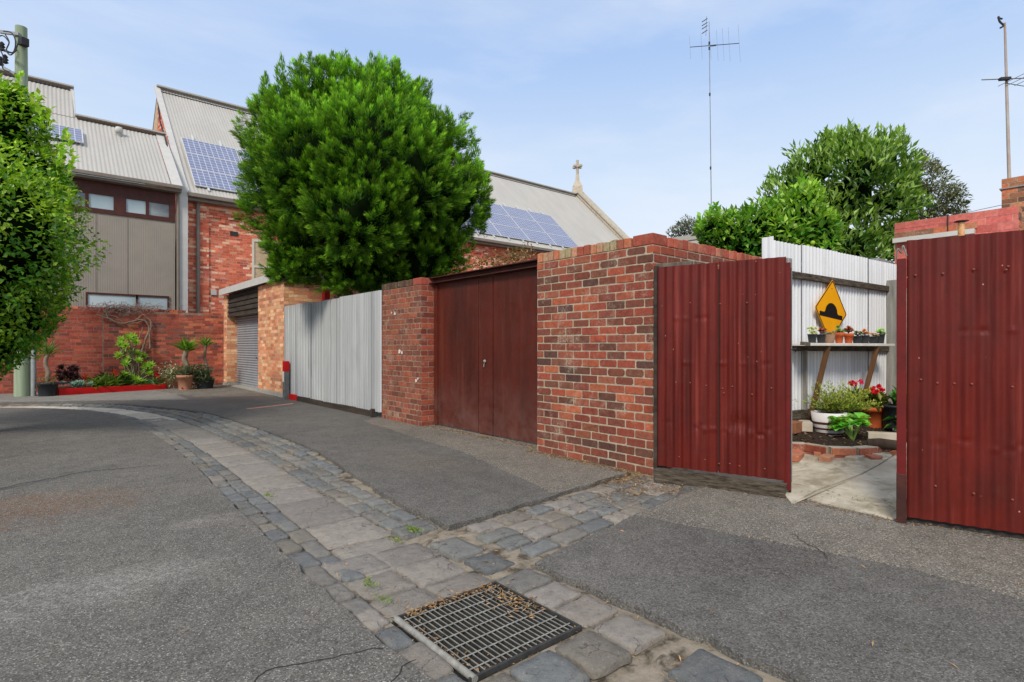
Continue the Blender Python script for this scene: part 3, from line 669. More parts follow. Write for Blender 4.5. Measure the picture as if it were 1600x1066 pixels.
for i in range(6):
    m = MB(); tw = [0, .006, -.008, .01, -.004, .012][i]
    dn = [(.4, .9+.2*i, .12, .25, R.uniform(-.02, .02)), (.3, .5, .06, .1, R.uniform(-.012, .012))]
    tx = R.uniform(-.028, .028); corr(m, (WX-.02+tw+(i % 2)*.012+tx*.4, ys[i+1]+.03, 0), (-tx, -1, 0), (-1, 0, 0), ys[i+1]-ys[i]+.06, .12+R.uniform(-.015, .015), 2.2+R.uniform(-.03, .02), .1 if i < 3 else .15, .022, 12 if i < 3 else 18, 10, dn, phase=i, rib=True, valley_shade=.45)
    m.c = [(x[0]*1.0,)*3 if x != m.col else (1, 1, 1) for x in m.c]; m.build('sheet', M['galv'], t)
sc = MB(); sc.lathe([(.013, 0), (.011, .007), (0, .009)], n=6)
scr = None
for z in (.5, 1.2, 1.82):
    for k in range(16):
        yy = 8.82+k*.31
        if scr is None: scr = sc.build('screw', M['wire'], t); o = scr
        else: o = scr.copy(); COL.objects.link(o)
        o.rotation_euler = (0, -math.pi/2, 0); o.location = Vector((WX-.024, yy, z+R.uniform(-.01, .01)))-t.location
m = MB(); m.box((WX-.06, 8.95, -.08), (WX-.015, 11.1, .12)); m.build('plinth_board', M['dark_wood'], t, bevel=.006)
m = MB(); m.box((WX-.055, 11.11, -.08), (WX-.012, 12.72, .115)); m.build('plinth_board', M['dark_wood'], t, bevel=.006)
m = MB(); m.box((WX-.06, 12.73, -.06), (WX-.012, 13.5, .14)); tag(m.build('plinth_board', M['red_paint'], t, bevel=.006), 'short bright red plinth board')
m = MB(); m.beam((WX-.07, 8.92, -.06), (WX-.07, 8.92, .16), .05, .06, (1, 0, 0)); m.build('stake', M['dark_wood'], t)
for z in (1.2, 1.82):
    m = MB(); m.box((WX+.02, 8.74, z-.04), (WX+.06, 13.66, z+.04)); m.build('rail', M['old_wood'], t)
# red capped post
t = thing('bollard_post', 'short grey timber post with bright red painted top, at the end of the silver fence', 'post', (4.36, 13.3, 0))
m = MB(); m.box((4.30, 13.22, -.1), (4.41, 13.36, .66)); m.build('post', M['grey_post'], t, bevel=.006)
m = MB(); m.box((4.298, 13.218, .66), (4.412, 13.362, .90)); m.build('red_cap', M['red_paint'], t, bevel=.006)
m = MB(); m.box((4.292, 13.25, .42), (4.30, 13.34, .66)); m.build('white_band', M['white_board'], t)
p = P(507, 470, 13.4); t = thing('red_post', 'dark red board upright poking above the silver fence beside the garage', 'post', (p.x, p.y, 0))
m = MB(); m.box((p.x-.03, p.y-.09, 0), (p.x+.1, p.y+.09, 2.62)); m.build('board', M['red_paint'], t, bevel=.004)
m = MB(); m.box((p.x-.05, p.y-.1, 2.0), (p.x-.03, p.y+.1, 2.1)); m.build('cleat', M['dark_red'], t)

# ================================================================== PALE BRICK GARAGE
t = thing('garage', 'pale orange brick garage with grey roller door and dark timber slats', 'garage', (5.5, 16.6, 0))
m = MB(); m.box((WX, 13.75, .1), (4.78, 15.83, 2.86)); m.box((WX, 19.15, .1), (4.78, 19.53, 2.86)); m.box((4.78, 13.75, 0), (9.5, 14.0, 2.86)); m.box((4.78, 19.3, 0), (9.5, 19.53, 2.86)); m.box((9.3, 14, 0), (9.5, 19.3, 2.86)); m.build('mortar_core', M['mortar_pale'], t)
b = MB(); bricks(b, (WX, 15.83, .12), (0, -1, 0), (-1, 0, 0), 2.08, 2.74, PAL_PALE, fine=False); bricks(b, (WX, 19.53, .12), (0, -1, 0), (-1, 0, 0), .38, 2.74, PAL_PALE, fine=False)
bricks(b, (WX, 19.15, .12), (1, 0, 0), (0, -1, 0), .3, 2.74, PAL_PALE, fine=False); bricks(b, (WX, 13.75, .12), (1, 0, 0), (0, -1, 0), 4.9, 2.74, PAL_PALE, fine=False)
b.build('brickwork', M['brick_clean'], t)
m = MB(); m.box((WX-.03, 13.74, -.1), (WX+.3, 15.83, .115)); m.build('plinth', M['concrete'], t, bevel=.01); m = MB(); m.box((WX-.03, 19.15, -.1), (WX+.3, 19.54, .1)); m.build('plinth', M['concrete'], t, bevel=.01)
m = MB(); m.box((WX+.0, 15.83, -.1), (5.0, 19.15, .045)); m.build('threshold', M['concrete'], t)
m = MB()
def slat(u, v):
    z = .05+v*2.25; return Vector((WX+.29+.012*math.sin(z*2*math.pi/.072), 15.84+u*3.3, z))
m.grid(slat, 1, 220); rd = m.build('roller_door', M['roller'], t)
h = MB(); h.box((WX+.255, 16.9, .9), (WX+.275, 16.98, .93)); h.build('handle', M['wire'], rd)
for k in range(5):
    m = MB(); z = 2.16+k*.145; m.add([(WX+.02, 15.835, z), (WX+.02, 19.145, z), (WX+.055, 19.145, z+.15), (WX+.055, 15.835, z+.15), (WX+.06, 15.835, z), (WX+.06, 19.145, z), (WX+.075, 19.145, z+.15), (WX+.075, 15.835, z+.15)],
        [(0, 3, 2, 1), (0, 1, 5, 4), (2, 3, 7, 6), (4, 5, 6, 7), (0, 4, 7, 3), (1, 2, 6, 5)]); m.build('timber_board', M['dark_wood'], t)
m = MB(); m.box((WX-.12, 13.65, 2.93), (9.6, 19.53, 3.02)); m.build('roof', M['roof'], t)
m = MB(); m.box((WX-.14, 13.63, 2.865), (WX-.12, 19.535, 3.05)); m.box((WX-.14, 13.61, 2.865), (9.6, 13.63, 3.05)); m.build('fascia', M['trim_pale'], t)

# ================================================================== BACK BRICK WALL AND ITS VINE
BY = 19.55
t = thing('brick_wall', 'low red brick wall across the lane end behind the red planter', 'wall', (1, 19.65, 0))
m = MB(); m.box((-9, BY, -.1), (4.455, BY+.23, 2.28)); m.build('mortar_core', M['mortar_dark'], t)
b = MB(); bricks(b, (-9, BY, 0), (1, 0, 0), (0, -1, 0), 10.32, 2.3, PAL_NEW, fine=False); b.build('brickwork', M['brick_clean'], t)
m = MB(); m.box((-9, BY-.0007, -.05), (1.31, BY+.001, 2.27)); m.build('pointing', M['mortar_dark'], t)
b = MB(); bricks(b, (1.345, BY, 0), (1, 0, 0), (0, -1, 0), 3.1, 2.3, PAL_BACK, fine=False, ragged=2); tag(b.build('brickwork', M['brick_dark'], t), 'older sooty brickwork right of the straight joint')
c = MB(); rowlock(c, (-9, BY, 2.284), (1, 0, 0), (0, -1, 0), 12.4, .23, .07, PAL_BACK, w=.11); c.build('coping', M['brick_dark'], t)
t = thing('wall_vine', 'bare woody vine trained along the top of the back brick wall', 'vine', (2, 19.4, 0))
def wander(pts, amp=.04, n=6):
    sp = spline3([Vector(p) for p in pts], n); return [p+Vector((R.uniform(-1, 1), R.uniform(-.3, .3), R.uniform(-1, 1)))*amp for p in sp]
def spline3(pts, n):
    out = []
    for i in range(len(pts)-1):
        p0, p1, p2, p3 = pts[max(i-1, 0)], pts[i], pts[i+1], pts[min(i+2, len(pts)-1)]
        for k in range(n):
            t = k/n; out.append(.5*((2*p1)+(p2-p0)*t+(2*p0-5*p1+4*p2-p3)*t*t+(3*p1-p0-3*p2+p3)*t**3))
    return out+[pts[-1]]
vq = lambda px, py: on_y(px, py, 19.45)
for pts, r0, r1 in (([(212, 600), (214, 570), (222, 548), (228, 530), (233, 512), (222, 500), (190, 506), (170, 498), (150, 492)], .035, .02),
                    ([(234, 545), (234, 520), (236, 505), (225, 493), (212, 500)], .03, .018), ([(205, 556), (216, 530), (224, 512)], .022, .015), ([(165, 483), (168, 495), (182, 504), (215, 505)], .022, .016), ([(160, 492), (180, 495), (200, 507), (228, 500)], .018, .012)):
    m = MB(); q = wander([vq(*p) for p in pts], .012, 5); m.tube(q, [r0+(r1-r0)*i/(len(q)-1) for i in range(len(q))], 6); m.build('stem', M['vine'], t)
m = MB()
for k in range(420):
    p = vq(R.gauss(200, 34), 482+R.gauss(0, 4)); p.y = R.uniform(19.35, 19.75); p.z = max(2.2, p.z); d = Vector((R.uniform(-1, 1), R.uniform(-.5, .4), R.gauss(.05, .35)))*R.uniform(.12, .32)
    m.tube([p-d*.5, p+Vector((0, 0, R.uniform(0, .05))), p+d*.5], .006, 4, cap=False)
tw_ = m.build('twigs', mat('dry_twigs', S(168, 146, 136), S(128, 106, 98), 9, .9, .2), t); tag(tw_, kind='stuff')

# ================================================================== TOWNHOUSE
TY = 21.7
t = thing('townhouse', 'grey ribbed townhouse with steep metal roof and upstairs window band', 'house', (0, 23, 0))
X0, X1 = -10.0, 3.45
m = MB()
def ribs(u, v):
    x = X0+u*(X1-X0); f = (x/.06) % 1; d = .003 if f < .5 else 0
    return Vector((x, TY-d, 1.0+v*4.44))
m.grid(ribs, int((X1-X0)/.06*4), 1, sm=False)
m.box((X0, TY+.02, 0), (X1, 28, 5.3)); m.build('wall', M['cladding'], t)
m = MB(); m.box((X0, TY-.035, 5.44), (X1, TY+.05, 5.53)); m.box((X0, TY-.03, 6.06), (X1, TY+.05, 6.5)); m.box((3.32, TY-.033, 5.53), (X1, TY+.05, 6.06)); m.box((1.80, TY-.034, 5.53), (2.04, TY+.05, 6.06)); m.build('window_band', M['window_frame'], t)
for a, b_, gl in ((-2.2, -1.1, 'glass_blue'), (-.9, .2, 'glass_blue'), (.35, 1.08, 'glass_dark'), (1.08, 1.80, 'glass_blue'), (2.04, 2.66, 'glass_blue'), (2.66, 3.32, 'glass_dark')):
    f = MB(); w = .045
    f.box((a, TY-.03, 5.53), (a+w, TY+.03, 6.06)); f.box((b_-w, TY-.03, 5.53), (b_, TY+.03, 6.06)); f.box((a+w, TY-.03, 5.53), (b_-w, TY+.03, 5.53+w)); f.box((a+w, TY-.03, 6.06-w), (b_-w, TY+.03, 6.06))
    fo = f.build('window', M['window_frame'], t)
    g = MB(); g.quad((a+w, TY+.01, 5.575), (b_-w, TY+.01, 5.575), (b_-w, TY+.01, 6.015), (a+w, TY+.01, 6.015)); g.build('pane', M[gl], fo)
for a, b_ in ((1.1, 2.34), (2.40, 3.22)):
    f = MB(); f.box((a-.05, TY-.05, 1.9), (a, TY+.03, 2.93)); f.box((b_, TY-.05, 1.9), (b_+.05, TY+.03, 2.93)); f.box((a, TY-.05, 2.87), (b_, TY+.03, 2.93)); fo = f.build('window', M['window_frame'], t)
    g = MB(); g.quad((a, TY-.02, 1.9), (b_, TY-.02, 1.9), (b_, TY-.02, 2.87), (a, TY-.02, 2.87)); g.build('pane', M['glass_blue'], fo)
for x in (1.31, 2.12):
    m = MB(); m.box((x-.006, TY-.017, 2.95), (x+.006, TY-.0145, 5.44)); m.build('panel_joint', M['trim_brown'], t)
def roofsheet(mb, x0, x1, prof, pitch, amp, seg=4):
    """corrugations run down the slope; prof = [(y,z),...] from eave to ridge"""
    nu = int((x1-x0)/pitch*seg)
    for k in range(len(prof)-1):
        (ya, za), (yb, zb) = prof[k], prof[k+1]; s = Vector((0, yb-ya, zb-za)).normalized(); n = Vector((0, -s.z, s.y))
        def nrm(i):
            a = prof[max(i-1, 0)]; b = prof[min(i+1, len(prof)-1)]; q = Vector((0, b[0]-a[0], b[1]-a[1])).normalized(); return Vector((0, -q.z, q.y))
        na, nb = nrm(k), nrm(k+1)
        mb.grid(lambda u, v: Vector((x0+u*(x1-x0), ya+(yb-ya)*v, za+(zb-za)*v))+(na*(1-v)+nb*v)*amp*math.sin(2*math.pi*(u*(x1-x0))/pitch), nu, 1)
m = MB(); roofsheet(m, X0, 3.3, [(21.38, 6.62), (24.75, 9.27)], .115, .014); roofsheet(m, X0, .86, [(24.7, 9.25), (26.25, 10.78)], .115, .014); m.build('roof', M['roof'], t)
m = MB(); m.add([(3.3, 21.36, 6.63), (3.62, 21.36, 6.63), (3.62, 24.8, 9.33), (3.3, 24.8, 9.33)], [(0, 1, 2, 3)]); m.build('roof_flashing', M['trim_pale'], t); m = MB(); m.add([(.84, 24.7, 9.2), (.92, 24.7, 9.2), (.92, 26.3, 10.86), (.84, 26.3, 10.86)], [(0, 1, 2, 3)]); m.add([(.925, 24.7, 9.2), (.925, 28.5, 9.2), (.925, 26.3, 10.84)], [(0, 1, 2)]); m.build('roof_flashing', M['trim_pale'], t)
m = MB(); m.beam((.9, 24.78, 9.36), (3.62, 24.78, 9.36), .3, .05); m.build('ridge_cap', M['roof'], t); m = MB(); m.beam((X0, 26.3, 10.87), (.92, 26.3, 10.87), .3, .05); m.build('ridge_cap', M['roof'], t)
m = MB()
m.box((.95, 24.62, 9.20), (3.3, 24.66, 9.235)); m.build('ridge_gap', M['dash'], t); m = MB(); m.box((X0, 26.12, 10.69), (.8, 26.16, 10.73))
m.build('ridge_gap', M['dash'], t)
m = MB(); m.box((X0, 21.28, 6.50), (3.6, 21.40, 6.62)); m.build('gutter', M['trim_brown'], t, bevel=.02)
m = MB(); m.box((X0, 21.40, 6.42), (3.6, TY+.02, 6.50)); m.build('eave_soffit', M['trim_brown'], t)
m = MB(); m.tube([(3.53, TY-.06, 6.5), (3.53, TY-.06, 1.5)], .045, 10); m.build('downpipe', M['trim_brown'], t)
v = Vector((2.1, 24.05, 8.72)); m = MB(); m.lathe([(.07, -.1), (.07, .1), (.1, .1), (.13, .2), (.1, .3), (0, .33)], v, 12); m.build('roof_vent', M['trim_pale'], t)
def solar(parent, c, ax, ay, w, h):
    ax, ay = Vector(ax).normalized(), Vector(ay).normalized(); n = ax.cross(ay)
    o = bpy.data.objects.new('solar_panel', None)
    mb = MB(); mb.box((-w/2, -h/2, -.03), (w/2, h/2, 0)); 
    for k in (1,): mb.box((-w/2, -h/2, 0), (w/2, -h/2+.03, .006)); mb.box((-w/2, h/2-.03, 0), (w/2, h/2, .006)); mb.box((-w/2, -h/2+.03, 0), (-w/2+.03, h/2-.03, .006)); mb.box((w/2-.03, -h/2+.03, 0), (w/2, h/2-.03, .006))
    me = mb.build('solar_panel', M['alu']); me.parent = parent
    me.matrix_local = Matrix.Translation(Vector(c)-parent.location) @ Matrix((ax, ay, n)).transposed().to_4x4()
    g = MB(); g.quad((-w/2+.03, -h/2+.03, .003), (w/2-.03, -h/2+.03, .003), (w/2-.03, h/2-.03, .003), (-w/2+.03, h/2-.03, .003)); gg = g.build('solar_cells', M['solar']); gg.parent = me
    return me
sl = Vector((0, 3.37, 2.65)).normalized()
solar(t, (.25, 23.2, 8.21), (1, 0, 0), sl, 1.6, 1.1)

# ================================================================== CHURCH
t = thing('church', 'red brick church with grey steep roof, solar panels and a gable cross', 'church', (12, 25, 0))
CY = 22.1; CX0, CX1 = 3.82, 30.2
prof = [(21.75, 6.5), (22.5, 7.12), (23.4, 7.95), (28.1, 12.36)]
m = MB(); m.box((CX0, CY, 0), (CX1-.3, CY+.3, 6.5)); m.add([(CX0+.01, CY, 0), (CX0+.01, 34, 0), (CX0+.01, 34, 6.5), (CX0+.01, 28.1, 12.3), (CX0+.01, 23.2, 7.75), (CX0+.01, CY, 6.75)], [(0, 5, 4, 3, 2, 1)]); m.build('mortar_core', M['mortar_pale'], t)
b = MB(); win = (6.0-CX0, 6.9-CX0, 3.3, 5.25)
bricks(b, (CX0, CY, 0), (1, 0, 0), (0, -1, 0), 26, 6.5, PAL_CHURCH, holes=(win,), fine=False); b.build('brickwork', M['brick_paint'], t)
b = MB()
bricks(b, (CX0, 28.1, 6.2), (0, -1, 0), (-1, 0, 0), 5.6, 6.0, PAL_CHURCH, fine=False)
# trim the gable courses to the roof slope
keep = MB()
for f, c_, in zip(b.f, b.c):
    ctr = sum((Vector(b.v[i]) for i in f), Vector())/len(f)
    if ctr.z < 6.5+(ctr.y-21.8)*.93-.15: keep.add([b.v[i] for i in f], [tuple(range(len(f)))], c_)
tag(keep.build('gable_brickwork', M['brick_clean'], t), None)
m = MB(); roofsheet(m, CX0-.02, CX1, prof, .115, .010); m.add([(CX0, 28.1, 12.36), (CX1, 28.1, 12.36), (CX1, 34.5, 6.5), (CX0, 34.5, 6.5)], [(0, 1, 2, 3)]); m.build('roof', M['roof'], t)
m = MB(); m.beam((CX0-.05, 28.1, 12.44), (CX1-.3, 28.1, 12.44), .35, .06); m.build('ridge_cap', M['roof'], t)
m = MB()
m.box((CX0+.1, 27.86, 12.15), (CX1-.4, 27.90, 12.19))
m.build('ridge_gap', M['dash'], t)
m = MB()
for i in range(3): m.beam((CX0-.03, prof[i][0], prof[i][1]+.05), (CX0-.03, prof[i+1][0], prof[i+1][1]+.05), .22, .06)
m.build('verge_trim', M['trim_pale'], t)
m = MB(); m.box((3.58, TY-.02, 0), (3.83, CY+.02, 6.7)); m.build('corner_board', M['trim_pale'], t)
m = MB(); m.box((CX0, 21.62, 6.40), (CX1, 21.78, 6.54)); m.build('gutter', M['trim_brown'], t, bevel=.02)
m = MB(); m.box((CX0, 21.78, 6.3), (CX1, CY, 6.4)); m.build('eave_soffit', M['trim_brown'], t)
m = MB(); m.tube([(4.2, CY-.09, 6.4), (4.2, CY-.09, 0)], .06, 10); m.build('downpipe', M['trim_brown'], t)
m = MB(); bricks(m, (4.45, CY-.06, 5.85), (1, 0, 0), (0, -1, 0), 25, .17, PAL_CHURCH, fine=False); m.box((4.45, CY-.0603, 5.85), (29.4, CY, 6.02), S(150, 70, 54)); m.build('cornice_band', M['brick_clean'], t)
for k in range(36):
    m = MB(); x = 4.95+k*.62; m.box((x, CY-.055, 5.70), (x+.13, CY, 5.85), pick(PAL_CHURCH)); m.build('corbel', M['brick_clean'], t)
m = MB(); bricks(m, (4.25, CY-.05, 0), (1, 0, 0), (0, -1, 0), .3, 6.3, PAL_CHURCH, fine=False); m.box((4.25, CY-.0503, 0), (4.55, CY, 6.3), S(180, 120, 96)); m.build('pilaster', M['brick_paint'], t)
m = MB(); m.box((5.25, CY-.03, 5.3), (5.52, CY-.008, 5.45)); m.build('air_vent', M['wire'], t)
m = MB(); m.box((4.62, CY-.06, 3.08), (4.80, CY-.006, 3.27)); m.build('meter_box', M['trim_pale'], t, bevel=.008)
f = MB(); f.box((6.0, CY-.03, 3.3), (6.08, CY+.1, 5.25)); f.box((6.82, CY-.03, 3.3), (6.9, CY+.1, 5.25)); f.box((6.08, CY-.03, 5.17), (6.82, CY+.1, 5.25)); f.box((6.08, CY-.03, 4.2), (6.82, CY+.1, 4.28)); f.box((6.43, CY-.02, 3.3), (6.48, CY+.1, 4.2)); fo = f.build('window', M['cream'], t)
g = MB(); g.quad((6.08, CY+.03, 4.28), (6.82, CY+.03, 4.28), (6.82, CY+.03, 5.17), (6.08, CY+.03, 5.17)); g.build('pane', M['glass_blue'], fo)
g = MB(); g.quad((6.08, CY+.03, 3.3), (6.43, CY+.03, 3.3), (6.43, CY+.03, 4.2), (6.08, CY+.03, 4.2)); g.quad((6.48, CY+.03, 3.3), (6.82, CY+.03, 3.3), (6.82, CY+.03, 4.2), (6.48, CY+.03, 4.2)); g.build('pane', M['glass_dark'], fo)
for s_ in (-1, 1):     # parapet gable at the far end, stone cross on top
    m = MB(); y0 = 28.1+s_*6.5; m.beam((CX1+.02, 28.1, 12.62), (CX1+.02, y0, 6.45), .42, .26); m.beam((CX1+.0, 28.1, 12.86), (CX1, y0, 6.69), .62, .12); m.build('gable_coping', M['stone_pale'], t)
m = MB(); m.add([(CX1-.1, 21.7, 0), (CX1-.1, 34.5, 0), (CX1-.1, 34.5, 6.5), (CX1-.1, 28.1, 12.5), (CX1-.1, 21.7, 6.5)], [(0, 1, 2, 3, 4)]); m.build('gable_wall', M['mortar_pale'], t)
m = MB(); z0 = 12.9; c0 = (CX1, 28.1)
m.lathe([(.55, -.45), (.5, .1), (.22, .55), (.17, 1.0)], (c0[0], c0[1], z0), 4, sm=False); m.build('finial_base', M['stone_pale'], t)
m = MB(); m.box((c0[0]-.08, c0[1]-.08, z0+.95), (c0[0]+.08, c0[1]+.08, z0+2.1)); m.obox((c0[0], c0[1], z0+1.62), Vector((.1, .0, 0)), Vector((0, .42, 0)), (0, 0, .08)); m.obox((c0[0], c0[1], z0+1.62), Vector((.4, .0, 0)), Vector((0, .075, 0)), (0, 0, .075)); m.build('cross', M['stone_pale'], t, bevel=.02)
slr = Vector((0, 4.7, 4.41)).normalized(); nr = Vector((0, -slr.z, slr.y))
def rf(x, y): return Vector((x, y, 7.95+(y-23.4)*.938))+nr*.12
sp = Vector((0, 2.36, 2.23)).normalized(); npn = Vector((0, -sp.z, sp.y))
for x0, n in ((4.1, 3), (12.1, 6)):
    for i in range(n):
        for j in range(3):
            base = Vector((x0+1.0+i*2.0, 22.2, 6.86))+npn*.1+sp*(.58+j*1.18)
            solar(t, base, (1, 0, 0), sp, 1.96, 1.16)
    for k in range(int(n*2)):
        m = MB(); a = Vector((x0+.45+k*1.0, 22.05, 6.74))+npn*.045; m.beam(a, a+sp*4.15, .07, .05); m.build('mounting_rail', M['alu'], t)
m = MB(); m.tube([on_y(247, 160, 27.6), on_y(250, 190, 26), on_y(258, 215, 24.4), on_y(262, 232, 23.9)], .03, 6); m.build('conduit', M['wire'], t)

# ================================================================== UTILITY POLE
t = thing('utility_pole', 'green tinted timber utility pole rising behind the left hedge tree', 'utility pole', (-.36, 18.27, 0))
m = MB(); m.tube([(-.36, 18.27, -.1), (-.36, 18.27, 2), (-.37, 18.27, 6), (-.38, 18.27, 9.12)], [.165, .155, .135, .12], 16); m.build('pole', M['pole'], t)
m = MB(); m.tube([(-.15, 18.15, -.1), (-.15, 18.15, 1.0), (-.17, 18.15, 2.6)], .055, 10); m.tube([(-.15, 18.15, .95), (-.15, 18.15, 1.0)], .068, 10); m.build('conduit', M['conduit'], t)
pq = lambda px, py: P(px, py, 13.55)
m = MB(); a = pq(37, 66); m.obox(a, (.075, .035, 0), (-.035, .06, 0), (0, 0, .10)); m.build('junction_box', M['wire'], t, bevel=.02)
m = MB(); m.beam(pq(0, 50), pq(30, 54), .06, .07); m.beam(pq(5, 105), pq(24, 116), .05, .05); m.build('bracket', M['conduit'], t)
for (px, py) in ((3, 72), (1, 95), (8, 92)):
    m = MB(); m.lathe([(.03, -.12), (.07, -.09), (.04, -.05), (.07, -.02), (.04, .02), (.06, .05), (.02, .1)], pq(px, py), 10); m.build('insulator', M['wire'], t)
for pts in ([(-30, 80), (0, 68), (14, 62), (24, 72)], [(-30, 90), (0, 86), (12, 82), (30, 88), (38, 74)], [(15, 55), (28, 58), (34, 72), (30, 88), (16, 86)], [(18, 60), (24, 72), (20, 84), (26, 92), (36, 84)], [(0, 62), (8, 70), (4, 80), (14, 84)], [(10, 84), (15, 95), (14, 112), (24, 118)]):
    m = MB(); m.tube(spline3([pq(*p)-FWD*.17 for p in pts], 6), .014, 5); m.build('wire', M['wire'], t)

# ================================================================== RED GATE PANELS
def red_panel(name, label, A, B, zb0, zb1, zt, dents, sheets, groupdir):
    A, B = Vector((*A, 0)), Vector((*B, 0)); U = (B-A).normalized(); N = Vector((U.y, -U.x, 0))
    if N.dot(Vector((-1, 0, 0))) < 0: N = -N
    t = thing(name, label, 'gate panel', (A+B)/2); L = (B-A).length
    for k in range(sheets):
        m = MB(); x0 = L*k/sheets+(.008 if k else 0); x1 = L*(k+1)/sheets
        O = A+U*x0+N*(.0 if k else .012 if sheets > 1 else 0)
        z0a = zb0+(zb1-zb0)*k/sheets
        corr(m, O, U, N, x1-x0, z0a, zt+R.uniform(-.006, .006), .0762, .0085, 12, 120, [(d[0]-x0, *d[1:]) for d in dents], wob=True); m.build('sheet', M['red_sheet'], t)
    return t, A, B, U, N, L
DL = [(R.uniform(.1, 1.0), R.choice((.52, .5, 1.1, .55, 1.5)), R.uniform(.02, .05), R.uniform(.009, .018), R.choice((-1, -1, 1))*R.uniform(.003, .008)) for _ in range(34)]+[(.72, .58, .08, .06, -.022), (.82, .5, .03, .02, .008)]
t, A, B, U, N, L = red_panel('iron_gate', 'dark red corrugated iron gate leaf over a rotten sill beam, between brick wall and doorway', (4.385, 3.06), (4.68, 2.02), .14, .14, 1.985, DL, 2, None)
m = MB(); m.beam(A-U*.01+N*.045+Vector((0, 0, .055)), B-U*.0+N*.045+Vector((0, 0, .055)), .11, .12); sb = m.build('sill_beam', M['old_wood_h'], t)
bm = bmesh.new(); bm.from_mesh(sb.data); bmesh.ops.subdivide_edges(bm, edges=bm.edges, cuts=3, use_grid_fill=True)
for _ in range(2): bmesh.ops.subdivide_edges(bm, edges=[e for e in bm.edges if e.calc_length() > .06], cuts=1, use_grid_fill=True)
for v_ in bm.verts: v_.co += Vector((noise.noise(v_.co*9), noise.noise(v_.co*9+Vector((5, 0, 0))), noise.noise(Vector((v_.co.x*5, v_.co.y*5, v_.co.z*40)))))*.014
bm.to_mesh(sb.data); bm.free()
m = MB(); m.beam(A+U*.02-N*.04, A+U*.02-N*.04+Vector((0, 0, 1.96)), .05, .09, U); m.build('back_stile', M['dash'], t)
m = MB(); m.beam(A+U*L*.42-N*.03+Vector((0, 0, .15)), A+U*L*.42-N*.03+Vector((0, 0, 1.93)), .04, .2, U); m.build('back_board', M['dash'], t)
m = MB(); m.beam(A-U*.022-N*.01, A-U*.022-N*.01+Vector((0, 0, 2.0)), .05, .032, U); m.build('hanging_stile', M['dark_wood'], t, bevel=.005)
m = MB(); m.beam(A-U*.03-N*.06+Vector((0, 0, 2.0)), A+U*.3-N*.06+Vector((0, 0, 2.0)), .05, .05); m.build('top_rail', M['old_wood'], t, bevel=.006)
m = MB(); m.beam(B+U*.005-N*.02+Vector((0, 0, .06)), B+U*.005-N*.02+Vector((0, 0, 1.94)), .03, .05, U); m.build('meeting_stile', M['dark_red'], t, bevel=.004)
m = MB(); m.beam(B+U*.022-N*.045+Vector((0, 0, .0)), B+U*.022-N*.045+Vector((0, 0, 1.9)), .03, .02, U); m.build('edge_board', M['dark_wood'], t, bevel=.004)
def screws(t, A, U, N, spots, mm):
    base = None
    for (x, z) in spots:
        if base is None:
            q = MB(); q.lathe([(.008, 0), (.007, .004), (0, .006)], n=8); base = q.build('screw', mm); o = base
        else: o = base.copy(); COL.objects.link(o)
        o.parent = t; o.rotation_euler = N.to_track_quat('Z', 'Y').to_euler(); o.location = A+U*x+N*.008+Vector((0, 0, z))-t.location
pale = mat('chipped_screw', S(150, 92, 80), S(112, 40, 32), 90, .6, .2)
screws(t, A, U, N, [(.04, 1.62), (.17, 1.62), (.30, 1.64), (.40, 1.63), (.56, 1.62), (.78, 1.62), (.41, 1.40), (.03, .93), (.17, .92), (.30, .92), (.44, .9), (.58, .88), (.59, .84), (.66, .9), (.97, .9), (.82, .84), (.2, .24), (.31, .22), (.43, .24), (.55, .22), (.64, .23), (.72, .22), (.92, .22), (.24, .42)], pale)
DR = [(R.uniform(.05, 1.2), R.choice((1.35, .62, .6, .58)), R.uniform(.018, .045), R.uniform(.008, .016), R.choice((-1, -1, 1))*R.uniform(.003, .008)) for _ in range(40)]
t, A, B, U, N, L = red_panel('iron_fence', 'dark red corrugated iron fence at the right edge, right of the open doorway', (4.60, 1.165), (5.07, -.75), .06, .10, 1.99, DR, 1, None)
m = MB(); m.beam(A-U*.03, A-U*.03+Vector((0, 0, 1.86)), .06, .055, U); m.build('post', M['dark_red'], t, bevel=.004)
m = MB(); m.beam(A-U*.03-N*.0+Vector((0, 0, .0)), A-U*.03+Vector((0, 0, .36)), .064, .058, U); m.build('post_foot', M['rust_beam'], t, bevel=.004)
m = MB(); m.beam(A-N*.05+Vector((0, 0, 1.66)), B-N*.05+Vector((0, 0, 1.66)), .05, .08); m.build('rail', M['old_wood'], t)
m = MB(); m.beam(A-N*.05+Vector((0, 0, .06)), B-N*.05+Vector((0, 0, .08)), .04, .22); m.build('gap_light_blocker', M['dash'], t)  # dark board added behind the bottom gap to stop light leaking through
m = MB(); m.tube(spline3([A-U*.06+Vector((0, 0, 1.86)), A-U*.05+N*.03+Vector((0, 0, 1.93)), A-U*.03+Vector((0, 0, 1.9)), A-U*.02+N*.02+Vector((0, 0, 1.95)), A+Vector((0, 0, 1.88))], 5), .005, 6); m.build('tie_wire', M['steel'], t)
screws(t, A, U, N, [(.05, 1.74), (.2, 1.74), (.36, 1.755), (.53, 1.76), (.52, 1.74), (.72, 1.8), (.08, 1.02), (.17, 1.0), (.26, 1.0), (.35, 1.0), (.55, .99), (.16, .3), (.36, .28), (.55, .27), (.65, .26), (.66, .3)], pale)

